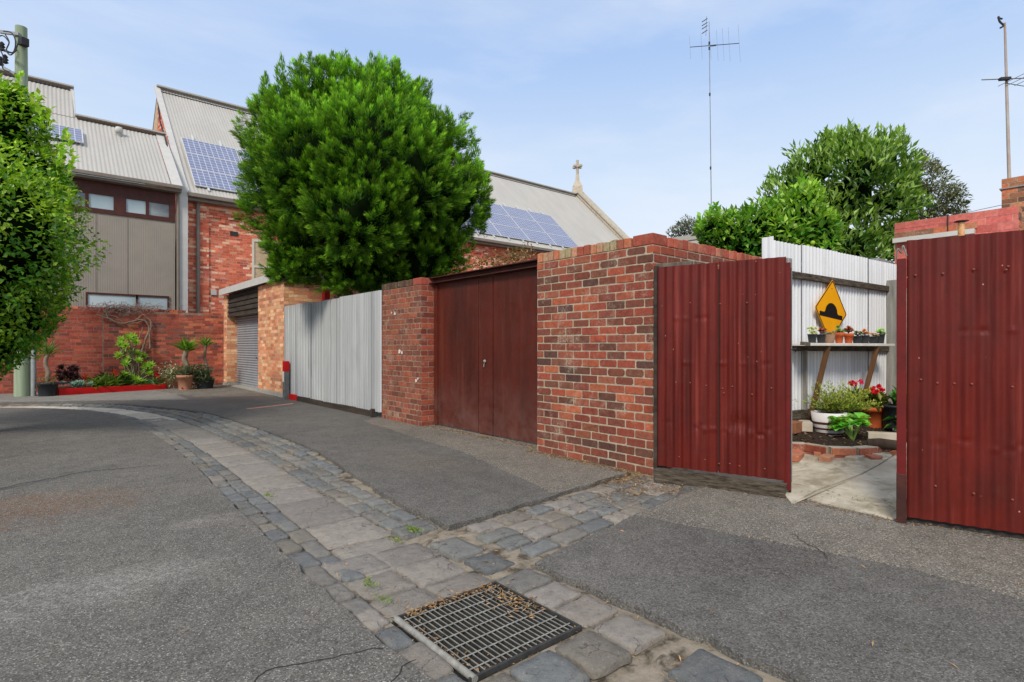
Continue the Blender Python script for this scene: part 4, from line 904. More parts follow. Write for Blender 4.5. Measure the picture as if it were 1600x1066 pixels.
# ================================================================== YARD
slabz = lambda p: .03+.05*max(0, p.x-4.6)
def slabpoly(pts):
    m = MB(); n = len(pts); vs = [Vector((p[0], p[1], .03+.085*max(0, p[0]-4.62))) for p in pts]; m.add(vs, [tuple(range(n))]); m.add(vs+[v-Vector((0, 0, .12)) for v in vs], [(i, n+i, n+(i+1) % n, (i+1) % n) for i in range(n)]); return m
cr = [G(1238, 782, .05), G(1275, 760, .085), G(1310, 749, .105), G(1345, 738, .125), G(1372, 725, .15), G(1395, 712, .175)]
f0 = rl((4.70, 2.03), (4.585, 1.16), .008, step=.05, seed=31)
struct('yard_slab', slabpoly([(p.x-.004, p.y+.004) for p in cr[::-1]]+[(4.705, 2.06), (4.66, 2.9), (4.7, 3.16), (6.0, 3.16), (8.6, 2.9)]), M['slab'])
s2 = slabpoly([(p.x+.006, p.y-.008) for p in cr]+[(9.5, 2.0), (9.5, -1), (5.6, -1.2)]+[(4.8, 1.05)]+f0[::-1][1:-1]); s2.v = [(v[0], v[1], v[2]-.006) for v in s2.v]
struct('yard_slab', s2, M['slab'])
FD = Vector((.762*.822+.647*.569, -.647*.822+.762*.569, 0)).normalized(); FN = Vector((FD.y, -FD.x, 0))   # FN points to the lane side
if FN.y > 0: FN = -FN
F0 = CW(3.14, 6.3, 0)
def fp(s, n=0, z=0): return F0+FD*s+FN*n+Vector((0, 0, z))
t = thing('yard_fence', 'white corrugated iron fence on weathered rails inside the yard', 'fence', fp(1.2))
for a, b_, ph in ((-.53, .28, 0), (.25, 1.12, 1.1), (1.09, 1.98, .4), (1.95, 2.86, 2)):
    m = MB(); corr(m, fp(a, .012 if ph in (1.1, 2) else 0), FD, FN, b_-a, .5, 2.42+R.uniform(-.01, .01), .0762, .013, 8, 4, [(.4, 1.2, .2, .4, R.uniform(-.01, .01))], phase=ph, valley_shade=.68); m.build('sheet', M['white_iron'], t)
m = MB((1, 1, 1)); corr(m, fp(-.53), FN, -FD, .13, .5, 2.42, .0762, .004, 8, 1); m.build('sheet', M['white_iron'], t)
for z, hh in ((2.06, .075), (1.24, .085)):
    m = MB(); m.beam(fp(-.35, .04, z), fp(2.7, .04, z-.02), .05, hh); m.build('rail', M['old_wood_h'], t, bevel=.006)
m = MB(); m.beam(fp(-.4, .05, .46), fp(2.6, .05, .42), .08, .13); m.build('bottom_rail', M['old_wood_h'], t, bevel=.01)
kk = (1383-800)/FPX; s_ = (kk*6.3-3.14)/(.822-.569*kk)
m = MB(); m.beam(fp(s_, .11, .1), fp(s_, .11, 2.16), .16, .07, FD); m.build('post', M['grey_wood'], t, bevel=.006)
kk = (1240-800)/FPX
m = MB(); m.beam(fp(.27, .04, .5), fp(.27, .04, 1.2), .07, .02, FD); m.build('stud', M['grey_wood'], t)
gp = G(1222, 777, .03); t = thing('gate_post', 'slim grey timber post just behind the red gate leaf', 'post', (gp.x, gp.y, 0))
q = P(1230, 404, 4.85); m = MB(); m.box((q.x-.035, q.y-.03, 0), (q.x+.035, q.y+.03, q.z)); m.build('post', M['grey_wood'], t, bevel=.006)
m = MB(); m.tube([(q.x-.03, q.y-.05, 1.22), (q.x+.01, q.y-.075, 1.23), (q.x+.03, q.y-.06, 1.2), (q.x+.02, q.y-.05, 1.24)], .005, 6); m.build('hook', M['wire'], t)

# garden bed
eb = [G(1222, 692, .24), G(1258, 693, .24), G(1296, 699, .24), G(1335, 700, .24), G(1364, 698, .24), G(1392, 690, .24)]
soil = MB(); ns = 40
pts_front = [eb[min(int(u*5), 4)].lerp(eb[min(int(u*5)+1, 5)], u*5-int(u*5)) if u < 1 else eb[5] for u in [i/ns for i in range(ns+1)]]
def soilf(u, v):
    a = pts_front[int(round(u*ns))]; b_ = fp(-.75+u*3.6); p = a.lerp(b_, v); z = .2+.2*v+.03*noise.noise(Vector((p.x*7, p.y*7, 0)))+.02*noise.noise(Vector((p.x*25, p.y*25, 0))); return Vector((p.x, p.y, z))
soil.grid(soilf, ns, 24); struct('garden_soil', soil, M['soil'])
t = thing('brick_edging', 'curved mortared edging of reused red bricks around the garden bed', 'garden edging', (*eb[2].xy, 0))
e = MB(); cm = MB(); BP = [S(176, 92, 66), S(160, 80, 62), S(196, 116, 84), S(188, 176, 156), S(150, 74, 58)]
for i in range(5):
    a, b_ = eb[i], eb[i+1]; n = max(1, round((b_-a).length/.24)); d = (b_-a)/n; sd = Vector((-d.y, d.x, 0)).normalized()
    for k in range(n):
        c = a+d*(k+.5)
        for z, hh in ((.205, .036), (.13, .034)):
            e.obox((c.x, c.y, z), d*.47, sd*.055, (0, 0, hh), R.choice(BP))
    cm.beam((a.x, a.y, .165), (b_.x, b_.y, .165), .085, .16)
e.build('bricks', M['brick'], t, bevel=.008); cm.build('mortar_fill', M['mortar'], t)
for i in (0, 2, 3):
    top = MB(); a, b_ = eb[i], eb[i+1]; top.beam((a.x, a.y, .2435), (b_.x, b_.y, .2435), .1, .006); top.build('mortar_cap', M['stone_pale'], t)
def loose(px, py, z, ang, col, lab, m_='brick', sz=(.115, .055, .037)):
    z = max(z, .15+(z-.12)*.3); p = G(px, py, z); t = MB(); c, s = math.cos(ang), math.sin(ang); t.obox((p.x, p.y, z+.005), (c*sz[0], s*sz[0], 0), (-s*sz[1], c*sz[1], 0), (.0, .0, sz[2]), col)
    return tag(t.build('loose_brick', M[m_], bevel=.007), lab, 'brick', 'loose bricks before the garden bed')
fa = math.atan2(FD.y, FD.x)
loose(1248, 705, .125, fa+.35, S(200, 112, 84), 'orange red loose brick under the left end of the bed edging', sz=(.13, .05, .03))
loose(1285, 709, .12, fa+.25, S(204, 116, 86), 'long orange red loose brick in the middle before the bed edging', sz=(.14, .05, .03))
loose(1244, 714, .10, fa+.3, S(196, 120, 92), 'low terracotta brick sunk in the concrete, nearest the red gate leaf', sz=(.14, .05, .03))
loose(1294, 716, .10, fa+.2, S(200, 140, 112), 'pale mortar crusted brick sunk in the concrete, beside the crack', sz=(.13, .05, .03))
loose(1330, 710, .12, fa+.1, S(186, 178, 156), 'grey mortar covered loose brick below the leafy plant', 'stone_pale', sz=(.13, .05, .03))
loose(1337, 717, .10, fa+.05, S(186, 176, 156), 'flat grey paver brick at the head of the crack', 'stone_pale', sz=(.13, .05, .026))
loose(1364, 718, .105, fa+.9, S(186, 104, 80), 'short broken red brick at the crack end', sz=(.07, .05, .035))
loose(1376, 716, .11, fa+1.2, S(120, 110, 96), 'dark grey stone chunk right of the crack', 'stone_pale', sz=(.07, .05, .035))
loose(1240, 668, .36, fa+.1, S(150, 96, 66), 'brown brick lying on soil left of the striped pot', sz=(.1, .06, .06))
loose(1258, 666, .36, fa+.6, S(160, 150, 130), 'pale stone block lying on soil beside the striped pot', 'stone_pale', sz=(.12, .06, .05))
loose(1382, 684, .27, fa-1.0, S(190, 170, 150), 'pale capped brick at the right end of the bed', 'stone_pale', sz=(.16, .06, .05))
p = G(1374, 695, .26); t = MB(); t.tube([p+Vector((-.02, .1, 0)), p+Vector((.02, .0, .01)), p+Vector((.1, -.14, 0))], [.05, .055, .05], 9); tag(t.build('log', M['bark']), 'short weathered log lying at the right of the bed', 'log')

def pot_obj(parent, prof, m_, name='pot', n=22):
    b = MB(); b.lathe(prof, parent.location, n); b.add([tuple(parent.location+Vector((prof[0][0]*math.cos(6.283*i/n), prof[0][0]*math.sin(6.283*i/n), prof[0][1]))) for i in range(n)], [tuple(range(n-1, -1, -1))])
    return b.build(name, m_, parent)
def disc(parent, r, z, m_, name='soil', n=18):
    b = MB(); c = parent.location; b.add([(c.x+r*math.cos(6.283*i/n), c.y+r*math.sin(6.283*i/n), c.z+z+R.uniform(-.004, .004)) for i in range(n)]+[(c.x, c.y, c.z+z+.01)], [(i, (i+1) % n, n) for i in range(n)]); return b.build(name, m_, parent)
def tuft(name, c, n, spread, L, W, cols, m_, parent, up=.6, fold=.15, droop=.2, h=0, jitter=0.02):
    c = np.array(c); d = rdir(n); d[:, 2] = np.abs(d[:, 2])+up; d[:, :2] *= spread; d = unit(d)
    p = c+rng.normal(size=(n, 3))*jitter; p[:, 2] += rng.random(n)*h
    up3 = np.tile((0, 0, 1.), (n, 1))+rng.normal(size=(n, 3))*.2
    return leaves(name, p, d, up3, rng.uniform(.6, 1.1, n)*L, rng.uniform(.8, 1.2, n)*W, shade(cols, n), m_, parent, fold, droop)
def rosette(P0, axis, r, n, W, cols, acc):
    axis = Vector(axis).normalized(); a = axis.orthogonal().normalized(); b = axis.cross(a)
    for k in range(n):
        th = k*2.399; f = (k+1)/n; d = (a*math.cos(th)+b*math.sin(th))*f**.6+axis*(1.15-f)
        acc['P'].append(P0); acc['D'].append(d); acc['N'].append(axis+Vector((R.gauss(0, .1), R.gauss(0, .1), R.gauss(0, .1)))); acc['L'].append(r*(.45+.55*f)); acc['W'].append(W*(.6+.4*f)); 
        c0, c1 = cols; acc['C'].append([(x+(y-x)*(1-f))*R.uniform(.85, 1.15) for x, y in zip(c1, c0)][::1])
def acc(): return dict(P=[], D=[], N=[], L=[], W=[], C=[])
def flush(A_, name, m_, parent, **kw): return leaves(name, A_['P'], A_['D'], A_['N'], np.array(A_['L']), np.array(A_['W']), A_['C'], m_, parent, **kw)
GRN = (S(40, 78, 18), S(120, 160, 50)); YGRN = (S(90, 110, 30), S(176, 190, 80)); BGRN = (S(30, 90, 22), S(120, 180, 60))

p = P(1295, 682, 6.15); t = thing('striped_pot', 'white round pot with brown stripes holding a feathery green shrub', 'plant pot', p)
b = MB(); prof = [(.125, 0), (.145, .06), (.16, .12), (.178, .27), (.17, .272), (.165, .24)]; b.lathe(prof, p, 28); b.build('pot', M['white_pot'], t)
for z0, z1 in ((.036, .054), (.088, .106), (.145, .170)):
    r0 = .1275+z0*.33+.006; b = MB(); b.lathe([(np.interp(z0, [0, .06, .12, .27], [.125, .145, .16, .178])+.0035, z0), (np.interp(z1, [0, .06, .12, .27], [.125, .145, .16, .178])+.0035, z1)], p, 28); b.build('stripe', M['brown_band'], t)
disc(t, .165, .25, M['soil'])
c0 = np.array(p)+np.array((0.06, .02, .27)); A_ = acc(); rt = Vector((.762, -.647, 0))
for k in range(260):
    d = Vector(rdir(1)[0]); d.z = abs(d.z)*1.1+.45; d.normalize(); base = Vector(c0)+rt*R.uniform(-.06, .32)+Vector((0, R.uniform(-.08, .08), 0)); Ls = R.uniform(.16, .42)
    for j in range(26):
        f = R.random(); q = base+d*Ls*f+Vector((0, 0, -.05*f*f)); dd = d+Vector(rdir(1)[0])*.7
        A_['P'].append(q); A_['D'].append(dd); A_['N'].append(Vector(rdir(1)[0])); A_['L'].append(.035); A_['W'].append(.007); cc = S(120, 136, 46) if R.random() < .5 else S(190, 200, 96); A_['C'].append([x*R.uniform(.7, 1.2)*(.5+.7*f) for x in cc])
flush(A_, 'foliage', M['leaf'], t)
p = G(1333, 689, .24); t = thing('leafy_plant', 'glossy green broad leaved plant with pale stalks growing at the bed front', 'plant', p)
A_ = acc(); stm = MB()
for k in range(15):
    a = R.uniform(0, 6.283); sp_ = R.uniform(.06, .18); d = Vector((math.cos(a)*sp_, math.sin(a)*sp_, R.uniform(.14, .26))); e_ = p+d
    stm.tube([p, p+d*.5+Vector((0, 0, .03)), e_], [.008, .006, .004], 6)
    o = Vector((d.x, d.y, .02)).normalized(); sd = o.cross(Vector((0, 0, 1)))
    for j in range(14):
        f = j/13-.5; A_['P'].append(e_+sd*f*.02-o*.03); A_['D'].append(o*(.5+R.random()*.4)+sd*f*2.4+Vector((0, 0, R.uniform(-.3, .35)))); A_['N'].append(Vector((0, 0, 1))+o*R.uniform(-.5, .2)); A_['L'].append(R.uniform(.07, .12)); A_['W'].append(.12); A_['C'].append([x*R.uniform(.6, 1.25) for x in S(150, 208, 98)])
flush(A_, 'leaf_blades', M['leaf_gloss'], t, fold=.1, droop=.25); stm.build('stalks', mat('pale_stalk', S(150, 180, 90), S(120, 160, 70), 8, .5, .1), t)
p = P(1363, 668, 6.6); t = thing('geranium_pot', 'terracotta pot of red geraniums by the fence post', 'plant pot', p)
pot_obj(t, [(.1, 0), (.135, .2), (.15, .2), (.155, .25), (.145, .25), (.14, .22)], M['terra']); disc(t, .14, .225, M['soil'])
tuft('foliage', p+Vector((0, 0, .25)), 420, 1, .13, .05, (S(70, 84, 26), S(150, 150, 60)), M['leaf'], t, .2, h=.06, jitter=.05)
A_ = acc()
for (px, py, yc) in ((1364, 607, 6.5), (1372, 604, 6.5), (1378, 610, 6.55), (1368, 612, 6.45), (1360, 610, 6.5)):
    c = P(px, py, yc)
    A_ = acc()
    for j in range(26): A_['P'].append(c+Vector(rdir(1)[0])*.012); A_['D'].append(Vector(rdir(1)[0])+Vector((-.2, -.3, .3))); A_['N'].append(Vector(rdir(1)[0])); A_['L'].append(.035); A_['W'].append(.028); A_['C'].append([x*R.uniform(.7, 1.2) for x in S(222, 30, 50)])
    flush(A_, 'flower', M['petal'], t)
p = P(1340, 663, 6.75); t = thing('geranium_pot', 'black pot with pink flowers mostly hidden behind the feathery shrub', 'plant pot', p)
pot_obj(t, [(.1, 0), (.125, .22), (.13, .22), (.12, .2)], M['black_plastic']); disc(t, .12, .2, M['soil'])
tuft('foliage', p+Vector((0, 0, .22)), 160, .6, .2, .05, (S(80, 100, 30), S(150, 160, 60)), M['leaf'], t, .6, jitter=.04)
A_ = acc(); stm = MB()
for (px, py) in ((1332, 598), (1336, 600), (1345, 597), (1329, 600)):
    c = P(px, py, 6.7); A_ = acc(); stm.tube([p+Vector((0, 0, .22)), (p+c)/2+Vector((0, 0, .15)), c], .004, 5)
    for j in range(24): A_['P'].append(c+Vector(rdir(1)[0])*.012); A_['D'].append(Vector(rdir(1)[0])+Vector((-.2, -.3, .3))); A_['N'].append(Vector(rdir(1)[0])); A_['L'].append(.035); A_['W'].append(.03); A_['C'].append([x*R.uniform(.75, 1.2) for x in S(232, 60, 92)])
    flush(A_, 'flower', M['petal'], t)
stm.build('stalks', M['leaf'], t)
p = P(1400, 668, 6.4); t = thing('potted_plant', 'dark pot with broad dark green leaves, half hidden by the right red fence', 'plant pot', p)
pot_obj(t, [(.12, 0), (.15, .26), (.16, .26), (.15, .24)], M['black_plastic']); disc(t, .15, .24, M['soil'])
tuft('foliage', p+Vector((.08, -.03, .2)), 46, .6, .2, .07, (S(36, 84, 30), S(100, 160, 74)), M['leaf_gloss'], t, .7, h=.12, jitter=.05)
tuft('trailing_leaves', p+Vector((-.1, -.1, .12)), 24, 1, .16, .08, (S(30, 70, 24), S(90, 150, 60)), M['leaf_gloss'], t, -.5, jitter=.05)

# shelf with succulents and the road sign
def sh(px, n=.2, yo=0):
    k = (px-800)/FPX; gx, gy = 3.14+.569*n, 6.3-.822*n; s = (k*gy-gx)/(.822-.569*k); return s
ZS = 1.285
t = thing('plant_shelf', 'rough white shelf board on two slanted brown legs against the yard fence', 'shelf', fp(1.0, .2))
m = MB(); m.beam(fp(sh(1257, .25), .2, ZS-.016), fp(sh(1389, .25), .2, ZS-.02), .24, .03); m.build('board', M['white_board'], t, bevel=.004)
m = MB(); m.beam(fp(sh(1250, .3)+.03, .30, ZS-.006), fp(sh(1276, .3), .30, ZS-.012), .03, .035); m.build('batten', M['old_wood'], t)
for px in (1295, 1372):
    s = sh(px, .3); m = MB(); m.beam(fp(s, .29, ZS-.035), fp(s-.02, .1, .4), .028, .055, FN); m.build('leg', M['brown_wood'], t, bevel=.004)
specs = [('black', 1269, .1, 'yellow_rosette', 'small black pot of pale yellow green succulent, leftmost on the shelf'),
         ('black', 1283, .1, 'red', 'small black pot of dusty red succulent, second from the left'),
         ('clay', 1296, .1, 'blue', 'wide brown clay pot of low blue grey succulent under the sign tip'),
         ('terra', 1311, .125, 'green', 'bright terracotta pot of spiky green succulent, left of its terracotta twin'),
         ('terra', 1326, .12, 'bronze', 'bright terracotta pot of branching bronze jade succulent'),
         ('black', 1339, .09, 'dkgreen', 'narrow dark pot of dark green succulent right of the bronze one'),
         ('black', 1351, .1, 'orange', 'black pot of upright orange succulent'),
         ('black', 1364, .09, 'pale', 'small dark pot of pinkish trailing succulent'),
         ('black', 1375, .12, 'lime', 'tall black pot of bright lime green rosettes, rightmost on the shelf')]
cols = dict(yellow_rosette=(S(150, 170, 80), S(226, 226, 140)), red=(S(120, 60, 50), S(190, 96, 76)), blue=(S(110, 130, 120), S(160, 176, 164)), green=(S(80, 110, 50), S(150, 170, 90)), bronze=(S(90, 50, 24), S(190, 100, 40)), dkgreen=(S(40, 70, 34), S(90, 120, 60)), orange=(S(190, 100, 24), S(232, 150, 60)), pale=(S(150, 110, 80), S(214, 180, 150)), lime=(S(120, 170, 70), S(190, 224, 120)))
for kind, px, h_, pl, lab in specs:
    s = sh(px, .2); k = (px-800)/FPX; p = fp(s, .2, ZS); d = 14.2*(6.136+s*.569)/FPX*(1.05 if kind != 'black' else .98); r1 = d/2; h_ = h_*1.0
    t = thing('potted_succulent', lab, 'succulent', p, 'succulents along the shelf')
    if kind == 'terra': pot_obj(t, [(r1*.62, 0), (r1*.86, h_*.68), (r1*.98, h_*.68), (r1, h_), (r1*.9, h_), (r1*.86, h_*.85)], M['terra'])
    elif kind == 'clay': pot_obj(t, [(r1*.8, 0), (r1*1.12, h_), (r1*1.04, h_), (r1, h_*.9)], M['clay_brown'])
    else: pot_obj(t, [(r1*.72, 0), (r1*.94, h_*.92), (r1, h_*.92), (r1, h_), (r1*.93, h_), (r1*.9, h_*.85)], M['black_plastic'], n=16)
    disc(t, r1*.88, h_*.9, M['soil']); A_ = acc()
    top = p+Vector((0, 0, h_))
    nr_ = {'blue': 4, 'bronze': 10, 'orange': 7, 'yellow_rosette': 8}.get(pl, 6); hh = {'blue': .02, 'pale': .03, 'bronze': .08, 'orange': .075, 'yellow_rosette': .06, 'green': .06, 'lime': .05, 'red': .06}.get(pl, .06)
    for q in range(nr_):
        a = q*2.4; c = top+Vector((math.cos(a)*r1*.75*(q+.5)/nr_*1.3, math.sin(a)*r1*.75*(q+.5)/nr_*1.3, R.uniform(.0, hh)))
        rosette(c, (math.cos(a)*.4-.2, math.sin(a)*.4-.3, 1), R.uniform(.036, .048) if pl not in ('green', 'lime') else .056, 16, .022 if pl != 'lime' else .026, cols[pl], A_)
        for w in range(5): A_['P'].append(top+(c-top)*w/5); A_['D'].append(Vector(rdir(1)[0])+Vector((0, 0, .5))); A_['N'].append(Vector((0, 0, 1))); A_['L'].append(.02); A_['W'].append(.012); A_['C'].append([x*.7 for x in cols[pl][0]])
    flush(A_, 'plant', M['leaf'], t, fold=.25, droop=-.1)
# road hump sign
s = sh(1305, .13); c = fp(s, .085, 1.675); t = thing('road_sign', 'yellow diamond road hump warning sign leaning on the white fence above the pots', 'road sign', c)
lean = (Vector((0, 0, 1))-FN*.09).normalized(); UX = (FD*math.cos(.09)-lean*math.sin(.09)).normalized(); UZ = UX.cross(FN).normalized(); UZ = UZ if UZ.z > 0 else -UZ; NN = UX.cross(UZ); NN = NN if NN.dot(FN) > 0 else -NN
def flat(pts, off, name, m_, thick=.0):
    b = MB(); vs = [c+UX*x+UZ*y+NN*off for x, y in pts]; n = len(vs)
    f = tuple(range(n)); 
    nrm_ = (vs[1]-vs[0]).cross(vs[2]-vs[1])
    if nrm_.dot(NN) < 0: f = f[::-1]
    b.add(vs, [f])
    if thick: b.add(vs+[v-NN*thick for v in vs], [(i, n+i, n+(i+1) % n, (i+1) % n) for i in range(n)]+[tuple(range(2*n-1, n-1, -1))])
    return b.build(name, m_, t)
def dia(r, k=.05):
    out = []
    for i in range(4):
        a = math.pi/2*i; nx = math.pi/2*(i+1); pa = Vector((math.cos(a), math.sin(a)))*r; pn = Vector((math.cos(nx), math.sin(nx)))*r; pp = Vector((math.cos(a-math.pi/2), math.sin(a-math.pi/2)))*r
        out += [tuple(pa+(pp-pa)*k), tuple(pa*.985), tuple(pa+(pn-pa)*k)]
    return out
H0 = .385
flat(dia(H0), .0, 'sign_plate', M['sign_yellow'], .003)
b = MB(); o1 = dia(H0-.008); o2 = dia(H0-.028); n = len(o1)
vs = [c+UX*x+UZ*y+NN*.0015 for x, y in o1]+[c+UX*x+UZ*y+NN*.0015 for x, y in o2]; b.add(vs, [(i, (i+1) % n, n+(i+1) % n, n+i) for i in range(n)]); b.build('black_border', M['sign_black'], t)
hump = [(-.275, -.085), (.275, -.085), (.275, -.03), (.165, -.03)]+[(.145*math.cos(a), -.02+.115*math.sin(a)) for a in np.linspace(.1, math.pi-.1, 14)]+[(-.165, -.03), (-.275, -.03)]
flat(hump, .0018, 'hump_symbol', M['sign_black'])
flat([(-.012+.008*math.cos(a), .27+.008*math.sin(a)) for a in np.linspace(0, 6, 8)], .002, 'bolt', M['wire'])

# ================================================================== RIGHT-HAND BUILDINGS
PX = 9.6
t = thing('pink_wall', 'pink painted brick parapet wall behind the right red fence', 'wall', (PX+.1, 2, 0))
m = MB(); m.box((PX, 1.22, 0), (PX+.23, 2.58, 3.06)); m.build('mortar_core', M['pink'], t)
b = MB(); bricks(b, (PX, 2.58, 2.1), (0, -1, 0), (-1, 0, 0), 1.36, .96, PAL_PINK, fine=False, j=.004, bl=.26, course=.096); b.build('brickwork', M['pink'], t)
b = MB(); bricks(b, (PX, 1.22, 2.1), (1, 0, 0), (0, -1, 0), .23, .96, PAL_CHIM, fine=False); b.build('end_brickwork', M['brick'], t)
m = MB(); bricks(m, (PX-.012, 2.58, 2.83), (0, -1, 0), (-1, 0, 0), .95, .09, PAL_CHIM, fine=False); m.box((PX-.0115, 1.63, 2.83), (PX, 2.58, 2.92), S(180, 120, 96)); m.build('bare_course', M['brick'], t)
m = MB(); m.box((PX-.1, 1.65, 2.76), (PX-.0125, 2.58, 2.825)); m.build('flashing', M['trim_pale'], t)
m = MB(); q = on_x(1481, 360, PX-.015); m.tube([(PX-.02, q.y, 2.6), (PX-.015, q.y, 3.08)], .008, 5); m.build('cable', M['wire'], t)
t = thing('outhouse', 'low lean-to with grey roof hidden behind the right red fence', 'outhouse', (8.9, 1.2, 0))
m = MB(); m.box((8.1, .4, 0), (9.58, 1.62, 2.36)); m.build('wall', M['dark_red'], t)
m = MB(); m.add([(8.0, .3, 2.40), (9.6, .3, 2.52), (9.6, 1.64, 2.52), (8.0, 1.64, 2.40), (8.0, .3, 2.37), (9.6, .3, 2.49), (9.6, 1.64, 2.49), (8.0, 1.64, 2.37)], [(0, 1, 2, 3), (4, 7, 6, 5), (0, 4, 5, 1), (1, 5, 6, 2), (2, 6, 7, 3), (3, 7, 4, 0)]); m.build('roof', M['roof'], t)
t = thing('garden_shed', 'dark red shed with grey roof edge just behind the end of the yard fence', 'shed', (9.9, 3.4, 0))
m = MB(); m.box((9.2, 2.72, 0), (10.6, 4.4, 2.46)); m.build('wall', M['dark_red'], t)
m = MB(); m.box((9.1, 2.64, 2.463), (10.7, 4.5, 2.51)); m.build('roof', M['conduit'], t)
fq = P(1502, 366, 6.7); t = thing('flue', 'small rusty flue pipe with flat cap against the pink wall', 'flue', (fq.x, fq.y, 2.4))
m = MB(); m.tube([(fq.x, fq.y, 2.4), (fq.x, fq.y, 2.74)], .034, 12); m.build('pipe', M['rust'], t)
m = MB(); m.lathe([(.0, .02), (.07, .008), (.075, 0), (.03, -.01)], (fq.x, fq.y, 2.755), 14); m.build('cap', M['rust_beam'], t)
x0, y0 = P(1565, 300, 10.6).xy; t = thing('chimney', 'brown brick chimney at the right edge above the pink wall', 'chimney', (x0+.35, y0-.5, 0))
m = MB(); m.box((x0, y0-1.1, 0), (x0+.8, y0, 4.44)); m.build('mortar_core', M['mortar'], t)
b = MB(); bricks(b, (x0, y0, 2.6), (0, -1, 0), (-1, 0, 0), 1.1, 1.84, PAL_CHIM, fine=False, course=.098); bricks(b, (x0, y0-1.1, 2.6), (1, 0, 0), (0, -1, 0), .8, 1.84, PAL_CHIM, fine=False, course=.098); b.build('brickwork', M['brick'], t)
m = MB(); m.box((x0-.03, y0-1.13, 4.24), (x0+.83, y0+.03, 4.262)); m.build('strap', M['galv'], t)
# antennas
def antenna(name, label, base, top, r, m_): 
    t = thing(name, label, 'antenna', base); b = MB(); b.tube([base, (Vector(base)+Vector(top))/2, top], [r, r*.85, r*.6], 8); b.build('mast', m_, t); return t
mb0, mt0 = P(1112, 372, 16), P(1108, 34, 16)
t = antenna('tv_antenna', 'very tall thin television mast with a long cross boom, behind the citrus tree', mb0, mt0, .014, M['mast'])
a, b_ = P(1078, 74, 16.2), P(1155, 68, 15.8); m = MB(); m.tube([a, b_], .011, 6); bo = m.build('boom', M['wire'], t)
for f in (0, .24, .42, .56, .68, .8, 1):
    q = a.lerp(b_, f); L = .42+.2*f; m = MB(); m.tube([q-Vector((.13, .1, L)), q+Vector((.13, .1, L))], .0035, 4); m.build('element', M['mast'], bo)
m = MB(); m.beam(P(1110, 72, 16), P(1119, 71, 16), .03, .03); m.build('balun_box', M['wire'], t)
m = MB(); m.tube([P(1104, 26, 16), P(1103, 56, 16)], .007, 6); ua = m.build('upper_array', M['mast'], t)
for py in (32, 38, 43, 50):
    m = MB(); q = P(1101, py, 16); m.tube([q-Vector((.06, -.05, .05)), q+Vector((.06, -.05, .05))], .012, 5); m.build('element', M['wire'], ua)
for py in (70, 78, 150, 265):
    m = MB(); q = P(1111.5-(372-py)*.011, py, 16); m.tube([q, q+Vector((0, 0, .08))], .024, 8); m.build('clamp', M['wire'], t)
mb1, mt1 = P(1577, 283, 10.9), P(1570, 36, 10.9)
t = antenna('tv_antenna', 'pale rusty antenna mast standing on the brown chimney at the right edge', mb1, mt1, .03, M['mast_rust'])
a, b_ = P(1534, 125, 10.9), P(1640, 121, 10.9); m = MB(); m.tube([a, b_], .012, 6); bo = m.build('boom', M['mast'], t)
for f in (.5, .62, .75, .9, 1):
    q = a.lerp(b_, f); m = MB(); m.tube([q-Vector((.25, .3, .0)), q+Vector((.25, .3, .03))], .006, 4); m.build('element', M['mast'], bo)
m = MB(); m.beam(P(1562, 124, 10.85), P(1578, 123, 10.85), .07, .05); m.build('balun_box', M['wire'], t)
m = MB(); m.tube(spline3([P(1560, 26, 10.9), P(1562, 34, 10.9), P(1568, 40, 10.9), P(1563, 44, 10.9)], 4), .018, 6); m.tube([P(1559, 28, 10.9), P(1566, 30, 10.9)], .016, 6); m.build('broken_head', M['wire'], t)
m = MB(); m.tube(spline3([P(1571, 130, 10.85), P(1582, 132, 10.85), P(1600, 135, 10.9)], 4), .007, 4); m.build('cable', M['wire'], t)
t = thing('overhead_wires', 'pair of thin overhead wires crossing the sky left of the chimney', 'wire', P(1530, 330, 22))
for py in (0, 6):
    m = MB(); m.tube([P(1480, 340+py, 24), P(1530, 328+py, 22), P(1640, 305+py, 19)], .011, 4); m.build('wire', M['mast'], t)
# pale house behind the citrus
h0 = P(1040, 372, 15); t = thing('neighbour_house', 'pale low roofed house barely showing behind the brick wall and citrus', 'house', (h0.x+3, h0.y+1, 0))
m = MB(); m.box((h0.x, h0.y-2.5, 0), (h0.x+8, h0.y+1.2, 3.75)); m.build('wall', M['cream'], t)
m = MB(); m.box((h0.x-.15, h0.y-2.6, 3.98), (h0.x+8.2, h0.y+1.3, 4.12)); m.build('roof', M['roof'], t)
m = MB(); m.box((h0.x-.12, h0.y-2.56, 3.752), (h0.x+8.1, h0.y+1.26, 3.978)); m.build('fascia', M['trim_pale'], t)

